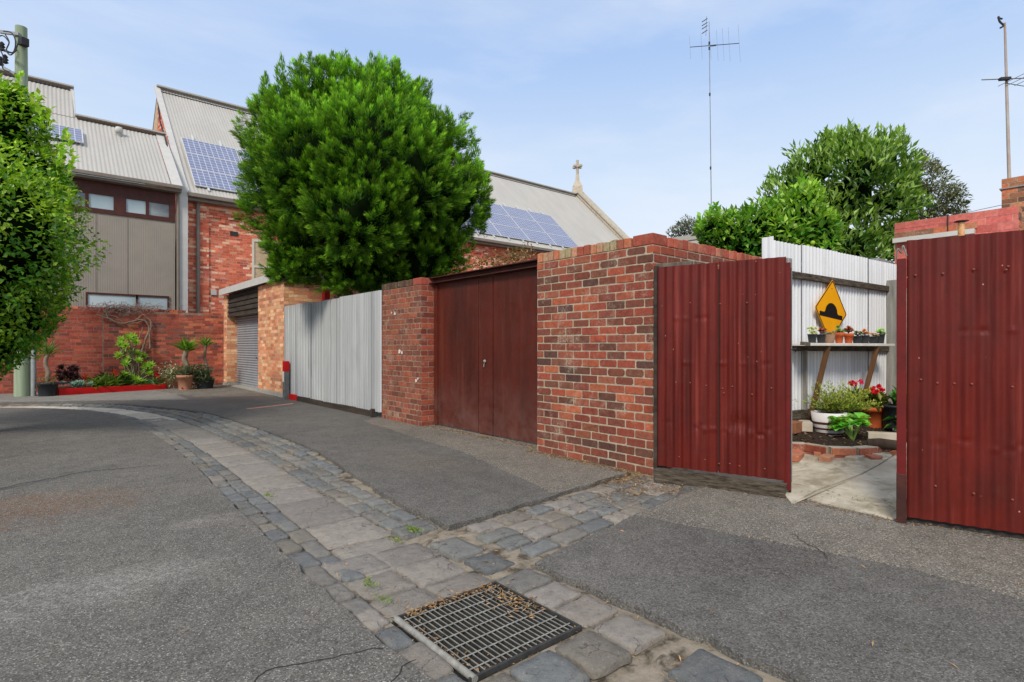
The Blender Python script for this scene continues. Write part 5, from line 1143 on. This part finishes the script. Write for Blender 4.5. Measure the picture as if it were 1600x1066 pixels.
# ================================================================== BACK-WALL PLANTING
t = thing('planter_edge', 'bright red timber planter along the foot of the back brick wall', 'planter', (1.5, 18.6, 0))
a, b_ = Vector((.33, 17.92, 0)), Vector((2.72, 18.6, 0)); m = MB(); m.beam(a+Vector((0, 0, .055)), b_+Vector((0, 0, .03)), .05, .26); m.build('front_board', M['red_paint'], t, bevel=.006)
m = MB(); m.beam(a+Vector((-.01, .03, .05)), (.2, 19.5, .05), .05, .25); m.beam(b_+Vector((0, .03, .04)), (2.75, 19.5, .04), .05, .2); m.build('end_board', M['red_paint'], t, bevel=.006)
m = MB(); m.quad((.35, 17.96, .12), (2.7, 18.62, .1), (2.72, 19.54, .14), (.22, 19.54, .14)); m.build('soil', M['soil'], t)
def yucca(c, ztop, L, n, cols, t, r=.05):
    m = MB(); q = wander([c, c+Vector((.03, 0, (ztop-c.z)*.35)), c+Vector((-.02, .02, (ztop-c.z)*.7)), Vector((c.x+.02, c.y, ztop))], .008, 4); m.tube(q, [r*(1-.25*i/len(q)) for i in range(len(q))], 9); m.build('trunk', M['pale_bark'], t)
    tuft('leaf_crown', (c.x+.02, c.y, ztop-.05), n, 1.0, L, .045, cols, M['leaf_gloss'], t, .35, droop=.05, h=.1, jitter=.015)
YC = (S(50, 110, 24), S(150, 190, 70))
c = Vector((3.11, 18.0, .0)); t = thing('potted_yucca', 'large yucca in a pale terracotta pot at the right of the planter', 'potted plant', c)
pot_obj(t, [(.155, 0), (.20, .36), (.218, .36), (.222, .43), (.205, .43), (.195, .4)], M['terra_pale']); disc(t, .198, .39, M['soil']); yucca(c+Vector((.02, .05, .38)), 1.12, .44, 130, YC, t, .085)
m = MB(); m.lathe([(.0, .0), (.022, .0)], (0, 0, 0), 8); m.v = [(3.11-.10+v[0], 18-.165, .07+v[1]) for v in m.v]; m.build('drain_hole', M['black'], t)
tuft('underplanting', c+Vector((.05, 0, .42)), 420, 1, .2, .018, (S(80, 92, 66), S(150, 158, 126)), M['leaf'], t, .1, h=.08, jitter=.09)
c = Vector((3.64, 18.12, 0)); t = thing('potted_yucca', 'slim yucca in a black pot beside the pale terracotta pot', 'potted plant', c)
pot_obj(t, [(.2, 0), (.25, .3), (.26, .3), (.24, .28)], M['black_plastic']); disc(t, .24, .27, M['soil']); yucca(c+Vector((.02, .05, .27)), 1.27, .34, 60, (S(80, 120, 40), S(170, 190, 100)), t, .045)
tuft('underplanting', c+Vector((-.1, -.02, .28)), 520, 1, .26, .02, (S(70, 84, 62), S(140, 150, 122)), M['leaf'], t, .0, h=.08, jitter=.12)
c = Vector((.12, 17.95, 0)); t = thing('potted_yucca', 'bare stemmed yucca in a wide black tub beside the utility pole', 'potted plant', c)
pot_obj(t, [(.175, 0), (.205, .3), (.23, .3), (.23, .35), (.205, .35), (.195, .32)], M['black_plastic']); disc(t, .2, .32, M['soil']); yucca(c+Vector((-.02, .03, .32)), 1.05, .4, 46, (S(70, 110, 40), S(160, 180, 100)), t, .055)
m = MB(); m.beam((c.x+.1, c.y-.28, .33), (c.x+.42, c.y-.12, .33), .06, .04); m.build('rim_handle', M['black_plastic'], t)
tuft('underplanting', c+Vector((.0, 0, .33)), 160, 1, .12, .016, (S(110, 100, 60), S(160, 150, 96)), M['leaf'], t, .3, jitter=.1)
# aeonium shrub
c = Vector((2.08, 19.0, .12)); t = thing('aeonium_shrub', 'tall lime green aeonium shrub with big rosettes against the back wall', 'shrub', c)
A_ = acc(); stm = MB(); qy = lambda px, py: on_y(px, py, 19.0+R.uniform(-.25, .2))
for (px, py) in ((190, 531), (200, 528), (208, 527), (196, 540), (188, 538), (213, 535), (186, 556), (194, 552), (206, 551), (215, 554), (200, 562), (195, 568), (205, 577), (216, 564), (224, 557), (228, 572), (236, 571), (231, 578), (226, 582), (234, 584), (208, 590), (214, 594), (203, 596), (222, 597), (195, 585), (212, 600), (230, 600)):
    q = qy(px, py); rosette(q, (R.uniform(-.4, .3), -.8, R.uniform(.35, .9)), R.uniform(.15, .2), 30, .06, (S(190, 216, 84), S(104, 156, 40)), A_)
    stm.tube(spline3([c+Vector((R.uniform(-.2, .2), .1, 0)), c.lerp(q, .5)+Vector((R.uniform(-.1, .1), .12, -.05)), q], 4), [.02]*8+[.014], 6)
flush(A_, 'rosettes', M['leaf'], t, fold=.1, droop=-.12); stm.build('stems', M['pale_bark'], t)
c = Vector((.95, 19.0, .12)); t = thing('dark_aeonium', 'dark burgundy rosette shrub at the left end of the planter', 'shrub', c)
A_ = acc(); stm = MB()
for k in range(15):
    q = on_y(R.uniform(92, 121), R.uniform(574, 596), 18.9+R.uniform(-.2, .2)); rosette(q, (R.uniform(-.5, .5), -.7, .6), .15, 26, .05, (S(96, 48, 44), S(60, 34, 34)), A_); stm.tube([c, c.lerp(q, .5)+Vector((0, .05, 0)), q], .014, 5)
flush(A_, 'rosettes', M['leaf_gloss'], t); stm.build('stems', M['pale_bark'], t)
for i, (x, y_, lab) in enumerate(((.5, 18.1, 'blue grey rosette succulent spilling over the left corner of the red planter'), (.85, 18.2, 'second blue grey rosette succulent, right of the corner one'))):
    c = Vector((x, y_, .22)); t = thing('blue_succulent', lab, 'succulent', c, 'blue succulents in the red planter'); A_ = acc()
    for k in range(5): rosette(c+Vector((R.uniform(-.16, .16), R.uniform(-.1, .1), R.uniform(-.03, .08))), (R.uniform(-.4, .4), -.6, .9), .13, 22, .045, (S(156, 184, 172), S(104, 138, 128)), A_)
    flush(A_, 'rosettes', M['leaf'], t)
for i, (x, y_, L, n, cl, lab) in enumerate(((1.15, 18.45, .34, 110, (S(60, 100, 30), S(150, 180, 80)), 'strappy green clump at the planter front, right of the burgundy shrub'), (1.45, 18.6, .34, 120, (S(50, 90, 28), S(130, 160, 66)), 'arching strappy clump in the middle of the planter'), (1.75, 18.8, .36, 150, (S(40, 74, 28), S(110, 140, 60)), 'dark leafy clump at the foot of the aeonium shrub'), (1.5, 19.15, .42, 150, (S(46, 80, 30), S(120, 140, 60)), 'bushy green clump at the back of the planter below a red bloom'), (2.45, 18.75, .24, 130, (S(70, 110, 70), S(140, 170, 110)), 'low grey green clump near the right planter corner'))):
    c = Vector((x, y_, .12)); t = thing('planter_clump', lab, 'plant', c, 'leafy clumps in the red planter'); tuft('leaf_crown', c, n, 1, L, .04, cl, M['leaf'], t, .5, droop=.35, jitter=.08)
for (px, py, lab) in ((132, 592, 'red bloom among the left planter plants'), (180, 583, 'red bloom left of the aeonium shrub'), (246, 588, 'tall red bloom at the right end of the planter')):
    q = on_y(px, py, 18.75); t = thing('red_flower', lab, 'flower', Vector((q.x, q.y, .1)), 'red blooms in the planter'); m = MB(); m.tube([(q.x, q.y, .1), q], .008, 5); m.build('stalk', M['vine'], t)
    n = 26; leaves('petals', np.array(q)+rng.normal(size=(n, 3))*np.array((.02, .02, .05)), rdir(n)+np.array((0, 0, .8)), rdir(n), .07, .04, shade((S(190, 20, 20), S(230, 44, 34)), n), M['petal'], t)
c = Vector((2.95, 18.75, 0)); t = thing('silver_shrub', 'silvery grey small leaved shrub right of the red planter', 'shrub', c); m = MB(); m.tube([c, c+Vector((0, 0, .25))], .015, 5); m.build('stem', M['pale_bark'], t)
tuft('leaf_crown', c+Vector((-.05, 0, .3)), 420, 1, .12, .045, (S(110, 116, 84), S(206, 204, 176)), M['leaf'], t, .15, h=.15, jitter=.14)

# ================================================================== TREES
def grow(t, base, tips, r0, m_, n=8):
    m = MB()
    for i, tip in enumerate(tips):
        tip = Vector(tip); q = spline3([base, base.lerp(tip, .35)+Vector((0, 0, (tip.z-base.z)*.12)), base.lerp(tip, .7)+Vector((0, 0, (tip.z-base.z)*.08)), tip], 5)
        m.tube(q, [r0*(1-.8*k/(len(q)-1)) for k in range(len(q))], n)
    return m.build('trunk', m_, t)
# conifer
base = Vector((6.0, 10.5, 0)); t = thing('conifer_tree', 'big rounded feathery green conifer overhanging the silver corrugated fence', 'tree', base)
LC = [(565, 272, 11.9, 2.0), (462, 214, 11.6, 0.95), (452, 306, 11.4, 0.95), (520, 172, 11.7, 0.95), (605, 180, 11.9, 0.92), (668, 240, 12.0, 0.92), (695, 315, 11.9, 0.98), (650, 370, 11.7, 0.9), (485, 370, 11.2, 0.85), (455, 400, 11.1, 0.5), (560, 395, 11.1, 0.75), (575, 255, 10.6, 1.3), (495, 262, 10.5, 1.05), (645, 290, 10.8, 1.0), (560, 330, 10.3, 0.95), (428, 180, 11.7, 0.45), (722, 300, 12.2, 0.6), (590, 255, 13.2, 1.75), (512, 390, 11.0, 0.45), (420, 275, 11.6, 0.45), (440, 420, 11.1, 0.3), (690, 380, 11.7, 0.6)] + [(600, 418, 11.3, .55), (535, 425, 11.2, .45), (655, 412, 11.5, .6), (580, 432, 11.4, .35), (480, 410, 11.1, .45), (620, 435, 11.6, .4), (690, 405, 11.8, .45)]
lumps = [(tuple(P(a, b, c)), r) for a, b, c, r in LC]
grow(t, base, [P(600, 330, 11.8), P(520, 300, 11.6), P(680, 330, 11.8), P(560, 220, 12)], .2, M['bark'])
cp, cd = lumps_sample(lumps, 5000, .24, .42)
A_P, A_D, A_N, A_L, A_W, A_C = [], [], [], [], [], []
for c_, d_ in zip(cp, cd):
    ax = d_*.75+np.array((0, 0, .55))+rng.normal(size=3)*.22; ax /= np.linalg.norm(ax); Ls = rng.uniform(.18, .42); k = 86
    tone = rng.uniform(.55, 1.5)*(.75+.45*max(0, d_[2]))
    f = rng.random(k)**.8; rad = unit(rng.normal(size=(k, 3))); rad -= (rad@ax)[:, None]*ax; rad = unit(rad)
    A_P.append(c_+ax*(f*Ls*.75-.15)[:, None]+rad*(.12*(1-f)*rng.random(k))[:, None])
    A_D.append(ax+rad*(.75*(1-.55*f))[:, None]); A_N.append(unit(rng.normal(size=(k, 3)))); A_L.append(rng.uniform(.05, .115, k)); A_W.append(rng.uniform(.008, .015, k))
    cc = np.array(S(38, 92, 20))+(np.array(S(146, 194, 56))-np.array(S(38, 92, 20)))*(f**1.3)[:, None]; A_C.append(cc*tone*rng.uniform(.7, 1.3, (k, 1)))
# a few upright leader shoots that break the outline
for (px, py, h_) in ((440, 122, .5), (470, 115, .4), (519, 116, .5), (580, 122, .55), (594, 126, .45), (622, 130, .5), (415, 142, .4), (690, 195, .3), (740, 235, .3), (545, 112, .35), (650, 150, .35)):
    c_ = np.array(P(px, py, 11.8)); k = 130; f = rng.random(k); rad = unit(rng.normal(size=(k, 3))*np.array((1, 1, .1)))
    A_P.append(c_+np.array((0, 0, 1))*(f*h_*1.1-.1)[:, None]+rad*(.13*(1-f))[:, None]); A_D.append(np.array((0, 0, 1))+rad*(.5*(1-.5*f))[:, None]); A_N.append(rad); A_L.append(rng.uniform(.08, .15, k)); A_W.append(rng.uniform(.016, .028, k)); A_C.append(shade((S(70, 120, 26), S(140, 186, 60)), k))
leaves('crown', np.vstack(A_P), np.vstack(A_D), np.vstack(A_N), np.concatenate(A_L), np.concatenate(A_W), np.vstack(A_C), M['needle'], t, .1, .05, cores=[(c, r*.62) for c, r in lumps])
# hedge tree at the left
base = Vector((P(-75, 560, 7.6).x, P(-75, 560, 7.6).y, 0)); t = thing('hedge_tree', 'clipped glossy leaved hedge tree at the left edge of the lane', 'tree', base)
LH = [(-78, 358, 7.6, 1.5), (-58, 240, 7.6, 1.0), (-8, 212, 7.5, 0.6), (24, 282, 7.5, 0.58), (32, 355, 7.4, 0.56), (36, 432, 7.4, 0.52), (4, 475, 7.3, 0.6), (-62, 505, 7.4, 0.75), (-22, 165, 7.6, 0.42), (-120, 210, 7.8, 1.0), (-180, 360, 7.8, 1.4), (-40, 358, 6.7, 1.0), (-12, 530, 7.3, 0.48), (52, 262, 7.6, 0.3), (60, 402, 7.4, 0.3), (16, 172, 7.5, 0.36), (46, 320, 7.4, 0.33), (30, 500, 7.3, 0.4)]
lumps = [(tuple(P(a, b, c)), r) for a, b, c, r in LH]
grow(t, base, [P(-60, 420, 7.6), P(0, 380, 7.5), P(-110, 380, 7.7)], .11, M['bark'])
A_ = acc()
for (px, py) in ((36, 128), (30, 145), (70, 180), (58, 172), (84, 182), (102, 215), (100, 240), (112, 255), (16, 145), (110, 305), (106, 350), (110, 440), (6, 140), (106, 395), (52, 150), (118, 225), (90, 490), (60, 540), (20, 560)):
    b0 = P(px-8, py+22, 7.5); d = Vector((R.uniform(-.1, .35), R.uniform(-.3, .1), R.uniform(.6, 1))).normalized()
    for k in range(22): A_['P'].append(b0+d*(k*.013)); A_['D'].append(Vector(rdir(1)[0])*.9+d*.8); A_['N'].append(Vector((0, 0, 1))+Vector(rdir(1)[0])*.5); A_['L'].append(.10); A_['W'].append(.055); A_['C'].append([x*R.uniform(.8, 1.2) for x in S(176, 208, 80)])
n = 36000; lp, ld = lumps_sample(lumps, n, .34, .32)
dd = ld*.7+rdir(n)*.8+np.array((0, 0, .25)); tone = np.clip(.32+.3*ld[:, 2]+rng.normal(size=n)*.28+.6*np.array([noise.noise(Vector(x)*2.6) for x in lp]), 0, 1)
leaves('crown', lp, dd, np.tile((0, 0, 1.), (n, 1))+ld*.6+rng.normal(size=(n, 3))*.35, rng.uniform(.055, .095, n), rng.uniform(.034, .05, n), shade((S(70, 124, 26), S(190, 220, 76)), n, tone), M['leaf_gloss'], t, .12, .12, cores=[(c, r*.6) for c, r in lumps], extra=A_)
def broadleaf(label, name, base, LL, n, L, W, cols, tips, r0, inner=.4, upb=.5, m_='leaf_gloss', core=.68, group=None, lump=.3, bark='bark', extra=None):
    t = thing(name, label, 'tree', base); lumps = [(tuple(P(a, b, c)), r) for a, b, c, r in LL]
    grow(t, base, [P(*q) for q in tips], r0, M[bark]); p, d = lumps_sample(lumps, n, inner, lump)
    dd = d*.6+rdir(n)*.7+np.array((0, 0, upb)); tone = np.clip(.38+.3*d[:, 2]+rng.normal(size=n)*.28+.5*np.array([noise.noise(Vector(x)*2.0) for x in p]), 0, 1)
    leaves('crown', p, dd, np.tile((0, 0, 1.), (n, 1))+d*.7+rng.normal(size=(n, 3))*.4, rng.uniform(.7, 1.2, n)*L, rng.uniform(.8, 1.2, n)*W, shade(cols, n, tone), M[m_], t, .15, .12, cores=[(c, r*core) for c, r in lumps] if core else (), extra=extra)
    return t
A_ = acc()
for (px, py) in ((1326, 200), (1335, 208), (1310, 222), (1405, 212), (1396, 220), (1415, 240), (1270, 238), (1255, 255), (1212, 275), (1425, 280), (1345, 212), (1380, 222), (1290, 230), (1318, 214), (1365, 228), (1422, 262), (1430, 300), (1238, 262), (1225, 285), (1300, 232), (1388, 212), (1410, 225)):
    b0 = P(px-4, py+22, 12); d = Vector((R.uniform(-.2, .3), R.uniform(-.3, .1), 1)).normalized()
    for k in range(20): A_['P'].append(b0+d*(k*.022)); A_['D'].append(Vector(rdir(1)[0])*.6+d); A_['N'].append(Vector(rdir(1)[0])); A_['L'].append(.15); A_['W'].append(.042); A_['C'].append([x*R.uniform(.8, 1.2) for x in S(128, 164, 72)])
q = P(1330, 420, 12); broadleaf('large dark green bay tree rising behind the white yard fence', 'bay_tree', Vector((q.x, q.y, 0)),
    [(1325, 315, 12, 1.15), (1280, 265, 12, .6), (1320, 238, 12, .5), (1378, 252, 12, .58), (1388, 315, 12, .68), (1240, 290, 12, .45), (1230, 330, 12, .5), (1390, 370, 12, .6), (1330, 380, 11.6, .7), (1345, 270, 11.3, .7), (1408, 292, 12.2, .38), (1290, 370, 11.6, .7)], 8200, .18, .056, (S(54, 96, 28), S(160, 192, 88)), [(1320, 300, 12), (1380, 280, 12), (1270, 300, 12)], .13, .5, .8, core=.42, lump=.6, extra=A_)
A_ = acc()
for (px, py) in ((1108, 335), (1120, 330), (1095, 350), (1140, 340), (1170, 335), (1255, 288), (1265, 295), (1250, 300), (1275, 300), (1180, 340), (1300, 392), (1290, 385), (1205, 335)):
    b0 = P(px, py+12, 8.4 if px < 1285 else 7.8); d = Vector((R.uniform(-.2, .2), R.uniform(-.3, .1), 1)).normalized()
    for k in range(13): A_['P'].append(b0+d*(k*.018)); A_['D'].append(Vector(rdir(1)[0])*.8+d*.8); A_['N'].append(Vector((0, 0, 1))+Vector(rdir(1)[0])*.5); A_['L'].append(.13); A_['W'].append(.055); A_['C'].append([x*R.uniform(.8, 1.2) for x in S(140, 190, 72)])
q = P(1210, 430, 8.6); t = broadleaf('bright green citrus tree with limes leaning over the white yard fence', 'citrus_tree', Vector((q.x, q.y, 0)),
    [(1130, 370, 8.7, .35), (1115, 362, 8.7, .25), (1160, 372, 8.6, .38), (1200, 360, 8.5, .42), (1245, 340, 8.4, .42), (1262, 312, 8.4, .22), (1275, 362, 8.3, .36), (1225, 375, 8.3, .4), (1290, 380, 8.2, .2)], 3400, .13, .055, (S(70, 126, 32), S(170, 206, 80)), [(1130, 380, 8.7), (1200, 370, 8.5), (1260, 350, 8.4)], .06, .5, .45, extra=A_)
for (px, py, yc) in ((1288, 401, 7.6), (1262, 386, 7.75), (1270, 380, 7.8), (1248, 378, 8.0)):
    m = MB(); p = P(px, py, yc); m.lathe([(.0, -.035)]+[(.034*math.sin(a), -.036*math.cos(a)) for a in np.linspace(.2, 2.95, 8)]+[(.0, .036)], p, 12); m.build('lime', M['lime'], t)
q = P(1455, 400, 28); broadleaf('distant grey green gum tree right of the bay tree', 'gum_tree', Vector((q.x, q.y, 0)), [(1440, 300, 28, 1.3), (1460, 320, 28, 1.0), (1485, 310, 28, .7), (1450, 275, 28, .7), (1490, 325, 28, .55), (1430, 270, 28, .9)], 3800, .28, .07, (S(70, 78, 52), S(140, 142, 108)), [(1450, 300, 28), (1480, 310, 28), (1435, 280, 28)], .16, .9, .1, 'leaf', 0)
q = P(1070, 420, 40); broadleaf('small distant grey tree above the brick wall corner', 'gum_tree', Vector((q.x, q.y, 0)), [(1075, 352, 40, .6), (1062, 360, 40, .5), (1052, 364, 40, .4), (1082, 360, 40, .6)], 900, .3, .08, (S(84, 90, 70), S(140, 142, 120)), [(1070, 360, 40), (1080, 352, 40)], .1, .9, .1, 'leaf', 0)
q = P(790, 440, 9.6); broadleaf('sparse reddish green creeper showing above the brown gate beam', 'creeper', Vector((q.x, q.y, 0)), [(800, 402, 9.6, .18), (775, 410, 9.6, .18), (820, 398, 9.4, .16), (750, 414, 9.8, .15)], 520, .06, .03, (S(80, 84, 40), S(170, 130, 84)), [(775, 408, 9.6), (815, 400, 9.4)], .02, .9, .4, 'leaf', 0)

# blue panel sliver at the left edge
q = P(-6, 280, 4.6); t = thing('unidentified_panel', 'dark blue curved panel edge at the far left before the hedge tree', 'sign', (q.x, q.y, 0))
m = MB(); m.grid(lambda u, v: q+Vector((-.762, .647, 0))*(.25*u-.06*math.sin(v*math.pi)+.03)+Vector((0, 0, (v-.5)*.56)), 2, 10); m.build('panel', M['blue_panel'], t)
e_ = q+Vector((-.762, .647, 0))*.17+FWD*.03; m = MB(); m.tube([(e_.x, e_.y, -.1), (e_.x, e_.y, q.z+.24)], .025, 10); m.build('post', M['conduit'], t)  # post added to carry the panel, which is unidentified

# ================================================================== LITTER AND WEEDS
LP, LN = [], []
def scatter(fn, n, z, spread=1):
    for _ in range(n): x, y_ = fn(); LP.append((x, y_, z+R.uniform(.001, .008)))
gs = lambda m, s: R.gauss(m, s)
scatter(lambda: (4.44-abs(gs(0, .07)), R.uniform(3.1, 4.9)), 420, .018); scatter(lambda: (4.62-abs(gs(0, .08)), R.uniform(4.85, 7.4)), 620, .018)
scatter(lambda: (gs(4.15, .16), gs(3.2, .16)), 420, .004); scatter(lambda: (gs(3.75, .15), gs(2.95, .12)), 160, .004); scatter(lambda: (gs(3.4, .2), gs(2.85, .2)), 90, .004)
scatter(lambda: (4.42-abs(gs(0, .05)), R.uniform(3.2, 4.9)), 300, .018); scatter(lambda: (R.uniform(4.68, 5.0)+abs(gs(0, .05)), R.uniform(1.2, 2.0)), 60, .05); scatter(lambda: (4.62-abs(gs(0, .04)), R.uniform(1.1, 2.05)), 130, .018); scatter(lambda: (4.66-abs(gs(0, .05))+(1.1-(yy := R.uniform(-.6, 1.1)))*.24, yy), 160, .02)
scatter(lambda: (gs(4.1, .1), gs(2.75, .08)), 140, .018)
scatter(lambda: (4.36-abs(gs(0, .05))+(3.06-(yy := R.uniform(1.0, 3.0)))*.28, yy), 240, .02)
scatter(lambda: (gs(1.78, .05), gs(2.1, .1)), 150, -.008); scatter(lambda: (R.uniform(1.3, 1.8), gs(2.29, .02)), 150, -.006); scatter(lambda: (R.uniform(1.3, 1.83), gs(1.72, .02)), 90, -.03); scatter(lambda: (gs(1.28, .02), R.uniform(1.75, 2.25)), 60, -.02)
scatter(lambda: (gs(3.3, .3), gs(17.3, .2)), 320, .018); scatter(lambda: (R.choice((1.24, 1.38, 1.84, 1.98, 2.12))+gs(0, .02), R.uniform(1.0, 8)), 260, -.015); scatter(lambda: (R.uniform(2, 4.4), R.uniform(3.3, 12)), 90, .018); scatter(lambda: (R.uniform(-2, 1), R.uniform(2, 12)), 60, .014)
scatter(lambda: (R.uniform(2.2, 4.5), R.uniform(-1, 2.4)), 60, .018)
n = len(LP); dl = rng.normal(size=(n, 3)); dl[:, 2] *= .15
tag(leaves('leaf_litter', LP, dl, np.tile((0, 0, 1.), (n, 1))+rng.normal(size=(n, 3))*.35, rng.uniform(.014, .046, n), rng.uniform(.004, .011, n), shade((S(112, 80, 52), S(196, 160, 116)), n), M['litter'], None, .25, .1), 'dry brown leaf litter gathered along walls, gutter and grate', 'leaf litter', kind='stuff')
LP = []
bpts = [soilf(R.random(), R.random()*.8) for _ in range(500)]
n = len(bpts); dl = rng.normal(size=(n, 3)); dl[:, 2] *= .2
tag(leaves('soil_mulch', [tuple(p+Vector((0, 0, .006))) for p in bpts], dl, np.tile((0, 0, 1.), (n, 1))+rng.normal(size=(n, 3))*.4, rng.uniform(.02, .06, n), rng.uniform(.008, .02, n), shade((S(84, 62, 44), S(170, 140, 104)), n), M['litter'], None, .2, .1), 'dry leaves and bark scattered over the garden soil', 'mulch', kind='stuff')
for (px, py, k, lab) in ((645, 828, 150, 'largest grass tuft in the cobbles beside the asphalt corner'), (620, 845, 50, 'small sprig of grass left of the largest tuft'), (578, 913, 70, 'grass tuft in the left cobbles nearest the drain grate'), (600, 938, 50, 'bright low weed touching the drain surround'), (420, 775, 60, 'grass tuft in the cobbles farthest up the lane')):
    q = G(px, py, -.01); t = thing('grass_tuft', lab, 'weed', q, 'weeds growing in the cobbled gutter'); A_P = np.array(q)+rng.normal(size=(k, 3))*np.array((.018, .04, .0)); d = rdir(k); d[:, 2] = np.abs(d[:, 2])+.35
    leaves('blades', A_P, d, rdir(k), rng.uniform(.012, .03, k), rng.uniform(.003, .006, k), shade((S(80, 110, 36), S(160, 180, 76)), k), M['leaf'], t)

# ================================================================== LIGHT, SKY, CAMERA
SUN = Vector((-.56, -.36, 0)).normalized(); el = math.radians(40)
w = bpy.data.worlds.new('World'); SC.world = w; w.use_nodes = True; nt = w.node_tree; bg = nt.nodes['Background']
sky = nt.nodes.new('ShaderNodeTexSky'); sky.sky_type = 'NISHITA'; sky.sun_disc = False; sky.sun_elevation = el; sky.sun_rotation = math.atan2(SUN.x, SUN.y); sky.air_density = 1.0; sky.dust_density = 2.0
tc = nt.nodes.new('ShaderNodeTexCoord'); sep = nt.nodes.new('ShaderNodeSeparateXYZ'); nt.links.new(tc.outputs['Generated'], sep.inputs[0])
cr = nt.nodes.new('ShaderNodeValToRGB'); nt.links.new(sep.outputs['Z'], cr.inputs[0]); e = cr.color_ramp.elements
stops = [(0, (1.02, 1.03, 1.05)), (.12, (.93, .98, 1.06)), (.28, (.72, .86, 1.05)), (.46, (.46, .65, 1.0)), (.7, (.62, .72, .92)), (1, (.74, .78, .86))]
e[0].position = 0; e[1].position = 1
for p_, c_ in stops[1:-1]: e.new(p_)
for el_, (p_, c_) in zip(cr.color_ramp.elements, stops): el_.position = p_; el_.color = (*c_, 1)
mp = nt.nodes.new('ShaderNodeMapping'); mp.inputs['Scale'].default_value = (1.0, 2.2, 6); mp.inputs['Rotation'].default_value = (.15, .1, .4); nt.links.new(tc.outputs['Generated'], mp.inputs[0])
nz = nt.nodes.new('ShaderNodeTexNoise'); nz.inputs['Scale'].default_value = 2.0; nz.inputs['Detail'].default_value = 8; nz.inputs['Roughness'].default_value = .55; nt.links.new(mp.outputs[0], nz.inputs[0])
mr = nt.nodes.new('ShaderNodeMapRange'); nt.links.new(nz.outputs['Fac'], mr.inputs[0]); mr.inputs[1].default_value = .45; mr.inputs[2].default_value = .75; mr.inputs[3].default_value = 0; mr.inputs[4].default_value = .34
def wmix(f, a, b, mode='MIX'):
    x = nt.nodes.new('ShaderNodeMix'); x.data_type = 'RGBA'; x.blend_type = mode
    for s, v in ((x.inputs[0], f), (x.inputs[6], a), (x.inputs[7], b)):
        if isinstance(v, bpy.types.NodeSocket): nt.links.new(v, s)
        else: s.default_value = v
    return x.outputs[2]
hz = wmix(1.0, cr.outputs[0], (10, 10, 10, 1), 'MULTIPLY')
c1 = wmix(.88, sky.outputs[0], hz); c2 = wmix(mr.outputs[0], c1, (9.0, 9.4, 10.2, 1))
nt.links.new(c2, bg.inputs[0]); bg.inputs[1].default_value = .1
sd = bpy.data.lights.new('Sun', 'SUN'); sd.energy = 2.8; sd.angle = math.radians(14); sd.color = (1, .92, .80)
so = bpy.data.objects.new('Sun', sd); COL.objects.link(so); so.rotation_euler = Vector((SUN.x*math.cos(el), SUN.y*math.cos(el), math.sin(el))).to_track_quat('Z', 'Y').to_euler(); so.location = (-20, -20, 40)
cd_ = bpy.data.cameras.new('Camera'); cam = bpy.data.objects.new('Camera', cd_); COL.objects.link(cam)
cd_.sensor_width = 36; cd_.lens = 866/1600*36; cd_.shift_y = 8/1600; cd_.clip_end = 2000; cd_.clip_start = .05
cam.location = (0, 0, EYE); cam.rotation_euler = (math.radians(90), 0, -math.atan2(.647, .762)); SC.camera = cam
SC.view_settings.view_transform = 'Standard'; SC.view_settings.look = 'None'; SC.view_settings.exposure = 0; SC.view_settings.gamma = 1
